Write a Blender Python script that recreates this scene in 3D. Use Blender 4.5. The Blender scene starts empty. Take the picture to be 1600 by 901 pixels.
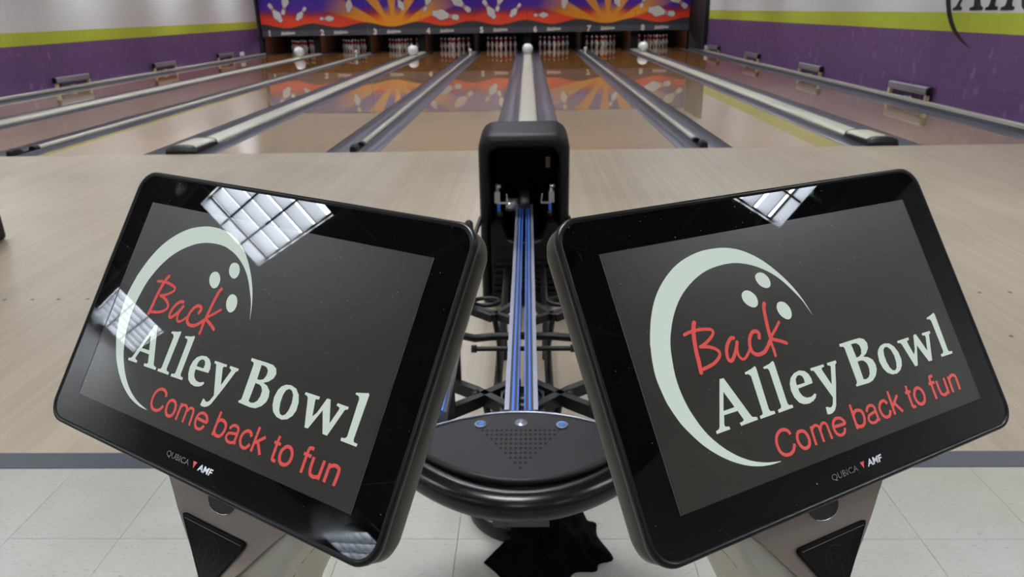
import bpy, bmesh, math, random
from mathutils import Vector, Matrix
from mathutils.geometry import tessellate_polygon
random.seed(7)
scene = bpy.context.scene
C = scene.collection

# ---------------------------------------------------------------- camera, world, exposure, lamps
CAM = (0.0088, 0.0, 1.2462)
PITCH, YAW, ROLL = 0.3656, 0.0260, -0.0169
_cp, _sp, _cy, _sy = math.cos(PITCH), math.sin(PITCH), math.cos(YAW), math.sin(YAW)
fwd = Vector((-_sy * _cp, _cy * _cp, -_sp))
rgt = Vector((_cy, _sy, 0))
upv = rgt.cross(fwd)
r2 = math.cos(ROLL) * rgt + math.sin(ROLL) * upv
u2 = -math.sin(ROLL) * rgt + math.cos(ROLL) * upv
camd = bpy.data.cameras.new('camera')
camd.sensor_width = 36
camd.lens = 1139.7 / 1600 * 36
camd.clip_start = 0.02
camd.dof.use_dof = True
camd.dof.focus_distance = 0.66
camd.dof.aperture_fstop = 14
cam = bpy.data.objects.new('camera', camd)
C.objects.link(cam)
m3 = Matrix((r2, u2, -fwd)).transposed()
cam.matrix_world = Matrix.Translation(CAM) @ m3.to_4x4()
scene.camera = cam

world = bpy.data.worlds.new('world')
scene.world = world
world.use_nodes = True
world.node_tree.nodes['Background'].inputs[0].default_value = (0.5, 0.52, 0.55, 1)
world.node_tree.nodes['Background'].inputs[1].default_value = 0.05
vs = scene.view_settings
vs.view_transform = 'Standard'
vs.look = 'None'
vs.gamma = 1
vs.use_curve_mapping = False
vs.exposure = 0.0
CEIL = 3.3
TUBE_STRENGTH = 47.0          # brightness of the fluorescent diffusers
LAMP_X = (-7.68, -4.03, -0.38, 3.37)
LAMP_Y = (-2.9, 0.66, 4.2, 7.7, 11.2, 14.7, 18.2, 21.7)

# ---------------------------------------------------------------- helpers
def lin(c):
    out = []
    for v in c:
        v /= 255.0
        out.append(v / 12.92 if v <= 0.04045 else ((v + 0.055) / 1.055) ** 2.4)
    return (*out, 1.0)

def link(o, parent=None):
    C.objects.link(o)
    if parent is not None:
        o.parent = parent
    return o

def empty(name, loc=(0, 0, 0)):
    o = bpy.data.objects.new(name, None)
    o.empty_display_size = 0.1
    o.location = loc
    return link(o)

def tag(o, label, cat, group=None, kind=None):
    if label: o['label'] = label
    if cat: o['category'] = cat
    if group: o['group'] = group
    if kind: o['kind'] = kind
    return o

def thing(name, label, cat, loc=(0, 0, 0), group=None):
    return tag(empty(name, loc), label, cat, group)

class MB:
    """collects shapes and links them as one mesh object"""
    def __init__(self):
        self.v = []; self.f = []; self.mi = []; self.sm = []
    def add(self, vs_, fs, mi=0, smooth=False):
        b = len(self.v)
        self.v += [tuple(p) for p in vs_]
        for f in fs:
            self.f.append(tuple(b + i for i in f)); self.mi.append(mi); self.sm.append(smooth)
    def box(self, x0, x1, y0, y1, z0, z1, mi=0):
        p = [(x, y, z) for x in (x0, x1) for y in (y0, y1) for z in (z0, z1)]
        self.add(p, [(0, 1, 3, 2), (4, 6, 7, 5), (0, 4, 5, 1), (2, 3, 7, 6), (0, 2, 6, 4), (1, 5, 7, 3)], mi)
        return self
    def bar(self, a, b, w, h, up=(0, 0, 1), mi=0):
        a = Vector(a); b = Vector(b); d = (b - a).normalized(); s = d.cross(Vector(up)).normalized(); t = s.cross(d)
        p = [q + s * (w / 2 * i) + t * (h / 2 * j) for q in (a, b) for i, j in ((-1, -1), (1, -1), (1, 1), (-1, 1))]
        self.add(p, [(0, 1, 2, 3), (7, 6, 5, 4), (0, 4, 5, 1), (1, 5, 6, 2), (2, 6, 7, 3), (3, 7, 4, 0)], mi)
        return self
    def tube(self, pts, r, n=12, mi=0, closed=False, caps=True):
        pts = [Vector(p) for p in pts]
        rr = r if isinstance(r, (list, tuple)) else [r] * len(pts)
        N = len(pts); rings = []; prev = None
        for i, p in enumerate(pts):
            if closed: d = pts[(i + 1) % N] - pts[i - 1]
            else: d = pts[min(i + 1, N - 1)] - pts[max(i - 1, 0)]
            d.normalize()
            if prev is None:
                a = Vector((0, 0, 1)) if abs(d.z) < .9 else Vector((1, 0, 0))
                s = d.cross(a).normalized()
            else:
                s = (prev - d * prev.dot(d)).normalized()
            prev = s; t = d.cross(s)
            rings.append([p + (s * math.cos(2 * math.pi * k / n) + t * math.sin(2 * math.pi * k / n)) * rr[i] for k in range(n)])
        fs = []
        M_ = N if closed else N - 1
        for i in range(M_):
            j = (i + 1) % N
            for k in range(n):
                l = (k + 1) % n
                fs.append((i * n + k, i * n + l, j * n + l, j * n + k))
        self.add([q for ring in rings for q in ring], fs, mi, True)
        if caps and not closed:
            self.add(rings[0], [tuple(range(n))[::-1]], mi); self.add(rings[-1], [tuple(range(n))], mi)
        return self
    def lathe(self, prof, n=20, c=(0, 0, 0), mi=0, axis='z', mis=None):
        vs_ = []
        for r, z in prof:
            for k in range(n):
                a = 2 * math.pi * k / n; x, y = r * math.cos(a), r * math.sin(a)
                if axis == 'z': q = (x, y, z)
                elif axis == 'x': q = (z, x, y)
                else: q = (x, z, y)
                vs_.append((q[0] + c[0], q[1] + c[1], q[2] + c[2]))
        b = len(self.v); self.v += vs_
        for i in range(len(prof) - 1):
            for k in range(n):
                l = (k + 1) % n
                self.f.append((b + i * n + k, b + i * n + l, b + (i + 1) * n + l, b + (i + 1) * n + k))
                self.mi.append(mis[i] if mis else mi); self.sm.append(True)
        return self
    def loft(self, loops, mi=0, smooth=True, cap0=True, cap1=True):
        n = len(loops[0]); fs = []
        for i in range(len(loops) - 1):
            for k in range(n):
                l = (k + 1) % n
                fs.append((i * n + k, i * n + l, (i + 1) * n + l, (i + 1) * n + k))
        self.add([p for L in loops for p in L], fs, mi, smooth)
        if cap0: self.add(loops[0], [tuple(range(n))[::-1]], mi)
        if cap1: self.add(loops[-1], [tuple(range(n))], mi)
        return self
    def poly(self, loops2d, to3, mi=0):
        """filled flat polygon with holes; loops2d lists of (x, y); to3 maps to 3-D"""
        ls = [[Vector((p[0], p[1], 0)) for p in L] for L in loops2d]
        tris = tessellate_polygon(ls)
        flat = [to3(p[0], p[1]) for L in loops2d for p in L]
        self.add(flat, [tuple(t) for t in tris], mi)
        return self
    def build(self, name, mats, parent=None, recalc=True, bevel=None):
        me = bpy.data.meshes.new(name)
        me.from_pydata(self.v, [], self.f)
        if not isinstance(mats, (list, tuple)): mats = [mats]
        for m in mats: me.materials.append(m)
        me.polygons.foreach_set('material_index', self.mi)
        me.polygons.foreach_set('use_smooth', self.sm)
        if recalc:
            bm = bmesh.new(); bm.from_mesh(me)
            bmesh.ops.recalc_face_normals(bm, faces=bm.faces)
            if bevel:
                bmesh.ops.remove_doubles(bm, verts=bm.verts, dist=1e-6)
                bmesh.ops.bevel(bm, geom=bm.edges, offset=bevel, segments=2, affect='EDGES', profile=0.5)
            bm.to_mesh(me); bm.free()
        me.update()
        return link(bpy.data.objects.new(name, me), parent)

def box(name, m, x0, x1, y0, y1, z0, z1, parent=None, bevel=None):
    return MB().box(x0, x1, y0, y1, z0, z1).build(name, m, parent, bevel=bevel)

def rrect(x0, x1, y0, y1, r, n=5):
    """rounded rectangle outline, counter-clockwise"""
    out = []
    rs = r if isinstance(r, (list, tuple)) else (r, r, r, r)     # br, tr, tl, bl
    for (cx, cy, a0, q) in ((x1 - rs[0], y0 + rs[0], -90, rs[0]), (x1 - rs[1], y1 - rs[1], 0, rs[1]),
                            (x0 + rs[2], y1 - rs[2], 90, rs[2]), (x0 + rs[3], y0 + rs[3], 180, rs[3])):
        for k in range(n + 1):
            a = math.radians(a0 + 90 * k / n)
            out.append((cx + q * math.cos(a), cy + q * math.sin(a)))
    return out

def copy_tree(o, parent=None):
    c = o.copy(); C.objects.link(c); c.parent = parent
    for ch in list(o.children):
        copy_tree(ch, c)
    return c

# ---------------------------------------------------------------- materials
def new_mat(name):
    m = bpy.data.materials.new(name); m.use_nodes = True
    nt = m.node_tree
    return m, nt, nt.nodes['Principled BSDF']

def N(nt, t, **kw):
    n = nt.nodes.new(t)
    for k, v in kw.items():
        if k.startswith('i_'): n.inputs[k[2:].replace('_', ' ')].default_value = v
        else: setattr(n, k, v)
    return n

def mat(name, rgb, rough=.5, metal=0., spec=.5, coat=0., coatr=.03, var=0., vscale=8., bump=0., bscale=200., emis=None, estr=0.):
    m, nt, b = new_mat(name)
    b.inputs['Base Color'].default_value = lin(rgb)
    b.inputs['Roughness'].default_value = rough
    b.inputs['Metallic'].default_value = metal
    b.inputs['Specular IOR Level'].default_value = spec
    b.inputs['Coat Weight'].default_value = coat
    b.inputs['Coat Roughness'].default_value = coatr
    if emis:
        b.inputs['Emission Color'].default_value = lin(emis); b.inputs['Emission Strength'].default_value = estr
    if var or bump:
        geo = N(nt, 'ShaderNodeNewGeometry')
    if var:
        no = N(nt, 'ShaderNodeTexNoise'); no.inputs['Scale'].default_value = vscale; no.inputs['Detail'].default_value = 5
        nt.links.new(geo.outputs['Position'], no.inputs['Vector'])
        mx = N(nt, 'ShaderNodeMix', data_type='RGBA', blend_type='MIX')
        c = lin(rgb)
        mx.inputs['A'].default_value = (c[0] * (1 - var), c[1] * (1 - var), c[2] * (1 - var), 1)
        mx.inputs['B'].default_value = (min(1, c[0] * (1 + var)), min(1, c[1] * (1 + var)), min(1, c[2] * (1 + var)), 1)
        nt.links.new(no.outputs['Fac'], mx.inputs['Factor']); nt.links.new(mx.outputs['Result'], b.inputs['Base Color'])
    if bump:
        n2 = N(nt, 'ShaderNodeTexNoise'); n2.inputs['Scale'].default_value = bscale; n2.inputs['Detail'].default_value = 3
        nt.links.new(geo.outputs['Position'], n2.inputs['Vector'])
        bu = N(nt, 'ShaderNodeBump'); bu.inputs['Strength'].default_value = bump; bu.inputs['Distance'].default_value = .002
        nt.links.new(n2.outputs['Fac'], bu.inputs['Height']); nt.links.new(bu.outputs['Normal'], b.inputs['Normal'])
    return m

def math_node(nt, op, a, b=None, c=None):
    n = nt.nodes.new('ShaderNodeMath'); n.operation = op
    for i, v in enumerate((a, b, c)):
        if v is None: continue
        if isinstance(v, (int, float)): n.inputs[i].default_value = v
        else: nt.links.new(v, n.inputs[i])
    return n.outputs[0]

def mixc(nt, f, a, b):
    n = nt.nodes.new('ShaderNodeMix'); n.data_type = 'RGBA'
    for k, v in (('Factor', f), ('A', a), ('B', b)):
        if isinstance(v, (int, float, tuple)): n.inputs[k].default_value = v
        else: nt.links.new(v, n.inputs[k])
    return n.outputs['Result']

def board_mat(name, c1, c2, bw, rough, coat, spec=.5, phase=0., streak=.5, amount=1., grime=None, coatr=.02, ior=1.5, far=None):
    """wood made of narrow boards that run along Y: tone changes from board to board, grain along the board"""
    m, nt, b = new_mat(name)
    geo = N(nt, 'ShaderNodeNewGeometry'); sep = N(nt, 'ShaderNodeSeparateXYZ')
    nt.links.new(geo.outputs['Position'], sep.inputs[0])
    bx = math_node(nt, 'FLOOR', math_node(nt, 'DIVIDE', math_node(nt, 'ADD', sep.outputs['X'], 20 + phase), bw))
    wn = N(nt, 'ShaderNodeTexWhiteNoise', noise_dimensions='1D'); nt.links.new(bx, wn.inputs['W'])
    sy = math_node(nt, 'ADD', math_node(nt, 'MULTIPLY', sep.outputs['Y'], 1.3), math_node(nt, 'MULTIPLY', wn.outputs['Value'], 37.0))
    comb = N(nt, 'ShaderNodeCombineXYZ')
    nt.links.new(math_node(nt, 'MULTIPLY', sep.outputs['X'], 90.0), comb.inputs[0]); nt.links.new(sy, comb.inputs[1])
    gr = N(nt, 'ShaderNodeTexNoise'); gr.inputs['Scale'].default_value = 1.0; gr.inputs['Detail'].default_value = 4
    nt.links.new(comb.outputs[0], gr.inputs['Vector'])
    f = math_node(nt, 'ADD', math_node(nt, 'MULTIPLY', wn.outputs['Value'], 1 - streak), math_node(nt, 'MULTIPLY', gr.outputs['Fac'], streak))
    f = math_node(nt, 'MULTIPLY_ADD', f, amount, .5 - .5 * amount)
    col = mixc(nt, f, lin(c1), lin(c2))
    big = N(nt, 'ShaderNodeTexNoise'); big.inputs['Scale'].default_value = 1.1; big.inputs['Detail'].default_value = 3
    nt.links.new(geo.outputs['Position'], big.inputs['Vector'])
    if grime:
        rmp = N(nt, 'ShaderNodeMapRange'); rmp.inputs['From Min'].default_value = .45; rmp.inputs['From Max'].default_value = .75
        nt.links.new(big.outputs['Fac'], rmp.inputs['Value'])
        col = mixc(nt, math_node(nt, 'MULTIPLY', rmp.outputs[0], .45), col, lin(grime))
    if far:      # maple at the near end, darker pine beyond
        fr = N(nt, 'ShaderNodeMapRange'); fr.inputs['From Min'].default_value = far[0]; fr.inputs['From Max'].default_value = far[1]
        nt.links.new(sep.outputs['Y'], fr.inputs['Value'])
        col = mixc(nt, fr.outputs[0], col, mixc(nt, f, lin(far[2]), lin(far[3])))
    nt.links.new(col, b.inputs['Base Color'])
    b.inputs['Roughness'].default_value = rough; b.inputs['Specular IOR Level'].default_value = spec
    b.inputs['Coat Weight'].default_value = coat; b.inputs['Coat Roughness'].default_value = coatr
    b.inputs['Coat IOR'].default_value = ior
    return m

def tile_mat():
    m, nt, b = new_mat('vinyl_tile')
    geo = N(nt, 'ShaderNodeNewGeometry'); oi = N(nt, 'ShaderNodeObjectInfo')
    mp = N(nt, 'ShaderNodeMapping'); mp.inputs['Scale'].default_value = (55, 130, 10); mp.inputs['Rotation'].default_value = (0, 0, .5)
    nt.links.new(geo.outputs['Position'], mp.inputs['Vector'])
    n1 = N(nt, 'ShaderNodeTexNoise'); n1.inputs['Scale'].default_value = 1; n1.inputs['Detail'].default_value = 3; n1.inputs['Roughness'].default_value = .55
    nt.links.new(mp.outputs[0], n1.inputs['Vector'])
    r1 = N(nt, 'ShaderNodeMapRange'); r1.inputs['From Min'].default_value = .60; r1.inputs['From Max'].default_value = .70
    nt.links.new(n1.outputs['Fac'], r1.inputs['Value'])
    n2 = N(nt, 'ShaderNodeTexNoise'); n2.inputs['Scale'].default_value = 5; n2.inputs['Detail'].default_value = 6
    nt.links.new(geo.outputs['Position'], n2.inputs['Vector'])
    base = mixc(nt, n2.outputs['Fac'], lin((162, 161, 152)), lin((186, 186, 180)))
    base = mixc(nt, math_node(nt, 'MULTIPLY', r1.outputs[0], .55), base, lin((128, 126, 118)))
    # yellowed patches of old wax
    n3 = N(nt, 'ShaderNodeTexNoise'); n3.inputs['Scale'].default_value = 2.6; n3.inputs['Detail'].default_value = 4
    nt.links.new(geo.outputs['Position'], n3.inputs['Vector'])
    r3 = N(nt, 'ShaderNodeMapRange'); r3.inputs['From Min'].default_value = .5; r3.inputs['From Max'].default_value = .8
    nt.links.new(n3.outputs['Fac'], r3.inputs['Value'])
    base = mixc(nt, math_node(nt, 'MULTIPLY', r3.outputs[0], .5), base, lin((178, 168, 140)))
    hs = N(nt, 'ShaderNodeHueSaturation')
    nt.links.new(math_node(nt, 'MULTIPLY_ADD', oi.outputs['Random'], .06, .97), hs.inputs['Value'])
    nt.links.new(base, hs.inputs['Color']); nt.links.new(hs.outputs[0], b.inputs['Base Color'])
    b.inputs['Roughness'].default_value = .38
    b.inputs['Specular IOR Level'].default_value = .45
    return m

def wall_mat(name, z1, z2, white=(212, 214, 217)):
    """painted concrete block: purple below, a lime band, white above, with pale ball scuffs in the purple"""
    m, nt, b = new_mat(name)
    geo = N(nt, 'ShaderNodeNewGeometry'); sep = N(nt, 'ShaderNodeSeparateXYZ')
    nt.links.new(geo.outputs['Position'], sep.inputs[0]); z = sep.outputs['Z']
    mp = N(nt, 'ShaderNodeMapping'); mp.inputs['Scale'].default_value = (5, 9, 4)
    nt.links.new(geo.outputs['Position'], mp.inputs['Vector'])
    n1 = N(nt, 'ShaderNodeTexNoise'); n1.inputs['Scale'].default_value = 1; n1.inputs['Detail'].default_value = 5
    nt.links.new(mp.outputs[0], n1.inputs['Vector'])
    r1 = N(nt, 'ShaderNodeMapRange'); r1.inputs['From Min'].default_value = .61; r1.inputs['From Max'].default_value = .76
    nt.links.new(n1.outputs['Fac'], r1.inputs['Value'])
    n2 = N(nt, 'ShaderNodeTexNoise'); n2.inputs['Scale'].default_value = 1.3
    nt.links.new(geo.outputs['Position'], n2.inputs['Vector'])
    pur = mixc(nt, n2.outputs['Fac'], lin((94, 64, 116)), lin((112, 80, 130)))
    pur = mixc(nt, math_node(nt, 'MULTIPLY', r1.outputs[0], .5), pur, lin((168, 140, 182)))
    lime = mixc(nt, n2.outputs['Fac'], lin((172, 186, 50)), lin((184, 196, 66)))
    c = mixc(nt, math_node(nt, 'GREATER_THAN', z, z1), pur, lime)
    c = mixc(nt, math_node(nt, 'GREATER_THAN', z, z2), c, lin(white))
    nt.links.new(c, b.inputs['Base Color'])
    b.inputs['Roughness'].default_value = .5
    n3 = N(nt, 'ShaderNodeTexNoise'); n3.inputs['Scale'].default_value = 120
    nt.links.new(geo.outputs['Position'], n3.inputs['Vector'])
    bu = N(nt, 'ShaderNodeBump'); bu.inputs['Strength'].default_value = .25; bu.inputs['Distance'].default_value = .002
    nt.links.new(n3.outputs['Fac'], bu.inputs['Height']); nt.links.new(bu.outputs['Normal'], b.inputs['Normal'])
    return m

def mask_mat(x0):
    """the printed picture on the masking panels: violet sky fading to red-orange, with a golden sunburst"""
    m, nt, b = new_mat('masking_print')
    geo = N(nt, 'ShaderNodeNewGeometry'); sep = N(nt, 'ShaderNodeSeparateXYZ')
    nt.links.new(geo.outputs['Position'], sep.inputs[0])
    X, Z = sep.outputs['X'], sep.outputs['Z']
    ph = math_node(nt, 'SUBTRACT', math_node(nt, 'FLOORED_MODULO', math_node(nt, 'SUBTRACT', X, x0), 6.664), 4.165)
    n0 = N(nt, 'ShaderNodeTexNoise'); n0.inputs['Scale'].default_value = 1.6
    nt.links.new(geo.outputs['Position'], n0.inputs['Vector'])
    zz = math_node(nt, 'ADD', Z, math_node(nt, 'MULTIPLY_ADD', n0.outputs['Fac'], .24, -.12))
    cr = nt.nodes.new('ShaderNodeValToRGB')
    r = N(nt, 'ShaderNodeMapRange'); r.inputs['From Min'].default_value = .7; r.inputs['From Max'].default_value = 1.9
    nt.links.new(zz, r.inputs['Value']); nt.links.new(r.outputs[0], cr.inputs[0])
    e = cr.color_ramp.elements
    e[0].position = 0; e[0].color = lin((250, 92, 48)); e[1].position = 1; e[1].color = lin((60, 28, 130))
    for p, c in ((.30, (246, 72, 42)), (.42, (150, 40, 80)), (.52, (84, 34, 172)), (.75, (64, 34, 176))):
        q = e.new(p); q.color = lin(c)
    dx = ph; dz = math_node(nt, 'SUBTRACT', Z, .70)
    ang = math_node(nt, 'ARCTAN2', dz, dx)
    dist = math_node(nt, 'SQRT', math_node(nt, 'ADD', math_node(nt, 'MULTIPLY', dx, dx), math_node(nt, 'MULTIPLY', dz, dz)))
    ray = math_node(nt, 'COSINE', math_node(nt, 'MULTIPLY_ADD', ang, 11.0, 1.2))
    rr = N(nt, 'ShaderNodeMapRange'); rr.inputs['From Min'].default_value = -.15; rr.inputs['From Max'].default_value = .35
    nt.links.new(ray, rr.inputs['Value'])
    core = N(nt, 'ShaderNodeMapRange'); core.inputs['From Min'].default_value = .75; core.inputs['From Max'].default_value = .35
    nt.links.new(dist, core.inputs['Value'])
    fall = N(nt, 'ShaderNodeMapRange'); fall.inputs['From Min'].default_value = 2.3; fall.inputs['From Max'].default_value = 1.2
    nt.links.new(dist, fall.inputs['Value'])
    f = math_node(nt, 'MAXIMUM', core.outputs[0], math_node(nt, 'MULTIPLY', rr.outputs[0], fall.outputs[0]))
    c = mixc(nt, math_node(nt, 'MULTIPLY', f, .92), cr.outputs[0], lin((250, 168, 36)))
    nt.links.new(c, b.inputs['Base Color'])
    b.inputs['Roughness'].default_value = .45
    return m

M = {}
M['tile'] = tile_mat()
M['wood'] = board_mat('maple_approach', (168, 154, 134), (198, 185, 165), .0272, .3, .35, .4, streak=.55, amount=.9, grime=(146, 131, 112), coatr=.28)
M['lane'] = board_mat('lane_wood', (180, 150, 116), (208, 182, 148), .0268, .25, 1.0, .5, phase=.01, streak=.4, amount=.8, coatr=.01, ior=1.9, far=(12.5, 15.5, (158, 100, 38), (192, 132, 62)))
M['groove'] = mat('joint', (92, 84, 72), .8)
M['grout'] = mat('tile_joint', (120, 116, 104), .9)
M['strip'] = mat('vinyl_strip', (62, 66, 76), .45, var=.12, vscale=30)
M['wallL'] = wall_mat('wall_paint_left', .80, 1.01)
M['wallR'] = wall_mat('wall_paint_right', .91, 1.125)
M['white'] = mat('white_paint', (232, 233, 234), .7)
M['ceil'] = mat('ceiling_tile', (84, 84, 84), .9, bump=.3, bscale=60)
M['tbar'] = mat('ceiling_grid', (110, 110, 110), .4)
M['gutter'] = mat('gutter_plastic', (104, 104, 116), .28, spec=.6, coat=.3, coatr=.15, var=.06, vscale=3)
M['dark'] = mat('dark_gap', (22, 20, 22), .7)
M['cap'] = mat('cap_cream', (205, 202, 186), .35, coat=.4, coatr=.1, var=.04, vscale=6)
M['black'] = mat('black_plastic', (16, 16, 18), .42)
M['hood'] = mat('hood_plastic', (11, 11, 13), .5, spec=.32, bump=.15, bscale=900)
M['gloss'] = mat('black_gloss_vinyl', (9, 9, 11), .27, spec=.45)
M['frame'] = mat('black_powdercoat', (12, 12, 14), .42, spec=.35)
M['alu'] = mat('rail_aluminium', (150, 152, 168), .35, metal=.7)
M['blue'] = mat('blue_rubber', (52, 112, 214), .45)
M['steel'] = mat('steel_clip', (205, 208, 205), .25, metal=.8)
M['fascia'] = mat('masking_fascia', (58, 60, 68), .45)
M['mask'] = mask_mat(-8.33)
M['pinw'] = mat('pin_white', (232, 232, 230), .3, coat=.5)
M['pinr'] = mat('pin_red', (190, 30, 46), .3, coat=.5)
M['pinline'] = mat('print_outline', (70, 30, 100), .5)
M['pitwood'] = mat('kickback_wood', (84, 50, 30), .55, var=.2, vscale=4)
M['pit'] = mat('pit_black', (10, 9, 9), .9)
M['dome'] = mat('glossy_white', (228, 232, 230), .2, coat=.8)
M['silver'] = mat('silver_housing', (150, 148, 156), .3, metal=.5)
M['block'] = mat('pale_wood_block', (214, 190, 160), .6)
M['bezel'] = mat('monitor_glass_black', (5, 5, 6), .4, spec=.0, coat=1., coatr=.003)
M['rim'] = mat('monitor_rim_black', (11, 12, 14), .34, spec=.4)
M['shell'] = mat('monitor_shell_taupe', (74, 70, 64), .38, metal=.25, spec=.5)
M['neck'] = mat('console_taupe_metallic', (172, 158, 149), .42, metal=.35, bump=.06, bscale=1500, var=.05, vscale=900)
M['neck2'] = mat('console_pale_side', (208, 202, 190), .42, metal=.3, bump=.06, bscale=1500)
M['mesh'] = mat('speaker_cloth', (16, 13, 13), .8, bump=1.0, bscale=1600)
M['stitch'] = mat('perforation_glint', (196, 188, 184), .5)  # pale dashes standing in for light glints on the speaker perforations
M['stitch2'] = mat('perforation_dim', (84, 76, 74), .6)  # dimmer dashes for the perforation edges and the power ring
M['logow'] = mat('screen_white', (8, 8, 8), .4, spec=.0, coat=1., coatr=.004, emis=(198, 212, 202), estr=1.0)
M['logor'] = mat('screen_red', (8, 8, 8), .4, spec=.0, coat=1., coatr=.004, emis=(208, 84, 82), estr=1.0)
M['lcd'] = mat('screen_dark', (16, 16, 15), .36, spec=.5, coat=1., coatr=.004, emis=(34, 33, 28), estr=1.0)
M['maker'] = mat('maker_print_grey', (112, 112, 118), .5)
M['makerw'] = mat('maker_print_white', (214, 220, 232), .4)
M['makerr'] = mat('maker_print_red', (214, 92, 96), .4)
M['cloth'] = mat('black_cloth', (5, 5, 8), .95, spec=.1, bump=.5, bscale=700)
M['console'] = mat('console_grained', (17, 18, 22), .46, spec=.4, bump=.2, bscale=1100, var=.3, vscale=22)
M['bulb'] = mat('dark_bulb', (30, 28, 26), .3)
M['emit'] = mat('lamp_diffuser', (240, 240, 240), .6, emis=(248, 250, 252), estr=TUBE_STRENGTH)
M['louver'] = mat('lamp_louver', (150, 155, 162), .35, metal=.85)
M['ink'] = mat('wall_logo_ink', (26, 20, 24), .6)

def add_dust(m, amount):
    # grains of dust lying on the glass
    nt = m.node_tree; b = nt.nodes['Principled BSDF']
    geo = N(nt, 'ShaderNodeNewGeometry')
    vo = N(nt, 'ShaderNodeTexVoronoi'); vo.inputs['Scale'].default_value = 210
    nt.links.new(geo.outputs['Position'], vo.inputs['Vector'])
    sc_ = N(nt, 'ShaderNodeSeparateColor'); nt.links.new(vo.outputs['Color'], sc_.inputs[0])
    near = math_node(nt, 'LESS_THAN', vo.outputs['Distance'], math_node(nt, 'MULTIPLY', sc_.outputs[0], .085))
    pick = math_node(nt, 'GREATER_THAN', sc_.outputs[1], .45)
    f = math_node(nt, 'MULTIPLY', math_node(nt, 'MULTIPLY', near, pick), amount)
    base = tuple(b.inputs['Base Color'].default_value)
    nt.links.new(mixc(nt, f, base, (.55, .55, .55, 1)), b.inputs['Base Color'])
    # greasy haze where fingers have been
    no = N(nt, 'ShaderNodeTexNoise'); no.inputs['Scale'].default_value = 16; no.inputs['Detail'].default_value = 6
    nt.links.new(geo.outputs['Position'], no.inputs['Vector'])
    r = N(nt, 'ShaderNodeMapRange'); r.inputs['From Min'].default_value = .58; r.inputs['From Max'].default_value = .78
    r.inputs['To Min'].default_value = .003; r.inputs['To Max'].default_value = .16
    nt.links.new(no.outputs['Fac'], r.inputs['Value']); nt.links.new(r.outputs[0], b.inputs['Coat Roughness'])
add_dust(M['bezel'], .6); add_dust(M['lcd'], .5)

# ---------------------------------------------------------------- key distances (metres, y runs down the lanes)
FOUL = 6.906
APP0 = 1.868
PIN_Y = 25.2
W = 1.054
X5R, X6L = -0.351, 0.351
LANES = []                      # left edge of lanes 1..8
x = X6L
LANES = [-8.0595, -6.306, -4.733, -2.978, -1.405, 0.351, 1.924, 3.679]
WALL_L, WALL_R = -8.40, 5.125

# ---------------------------------------------------------------- floor: vinyl tiles, approach boards
floor = tag(empty('floor'), None, None, kind='structure')
TX, TY = .2885, .305
box('subfloor', M['grout'], -8.6, 5.3, -7.2, APP0 + .01, -.12, -.004, floor)
tproto = None
nx0 = -8
for j in range(5):
    y1 = 1.7955 - j * TY
    for i in range(nx0, 9):
        x0 = -.178 + i * TX
        if tproto is None:
            tproto = MB().box(.0006, TX - .0006, -TY + .0006, -.0006, -.004, 0).build('tile', M['tile'], floor)
            t = tproto
        else:
            t = tproto.copy(); link(t, floor)
        t.location = (x0, y1, random.uniform(-.0003, 0))
xa, xb = -.178 + nx0 * TX, -.178 + 9 * TX
ya = 1.7955 - 5 * TY
rest = MB()
for j in range(5):
    y1 = 1.7955 - j * TY
    for i in list(range(-29, nx0)) + list(range(9, 19)):
        rest.box(max(-8.39, -.178 + i * TX + .0006), min(5.12, -.178 + (i + 1) * TX - .0006), y1 - TY + .0006, y1 - .0006, -.004, -.0002)
rest.box(-8.39, 5.12, -7.1, ya - .001, -.004, -.0002)
tag(rest.build('outer_tiles', M['tile'], floor), None, None, kind='stuff')
box('approach_bed', M['groove'], WALL_L, WALL_R, APP0, FOUL, -.12, -.0035, floor)
BW = .0272
bp = None
for i in range(-82, 82):
    x0 = i * BW
    if bp is None:
        bp = MB().box(.00012, BW - .00012, APP0 + .03, FOUL - .004, -.0035, 0).build('board', M['wood'], floor); o = bp
    else:
        o = bp.copy(); link(o, floor)
    o.location = (x0, 0, random.uniform(-.00012, 0))
rest = MB()
k = -83
while k * BW > WALL_L:
    rest.box(k * BW + .00012, (k + 1) * BW - .00012, APP0 + .03, FOUL - .004, -.0035, 0); k -= 1
k = 82
while (k + 1) * BW < WALL_R:
    rest.box(k * BW + .00012, (k + 1) * BW - .00012, APP0 + .03, FOUL - .004, -.0035, 0); k += 1
tag(rest.build('outer_boards', M['wood'], floor), None, None, kind='stuff')
box('board_nosing', M['wood'], WALL_L, WALL_R, APP0, APP0 + .0295, -.0035, .0005, floor)
st = MB()
st.loft([[(xx, APP0 - .072, 0), (xx, APP0 - .070, .002), (xx, APP0 - .004, .006), (xx, APP0, .006), (xx, APP0, -.004), (xx, APP0 - .072, -.004)] for xx in (WALL_L, WALL_R)], smooth=False)
tag(st.build('trim_1', M['strip']), None, None, kind='structure')
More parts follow.
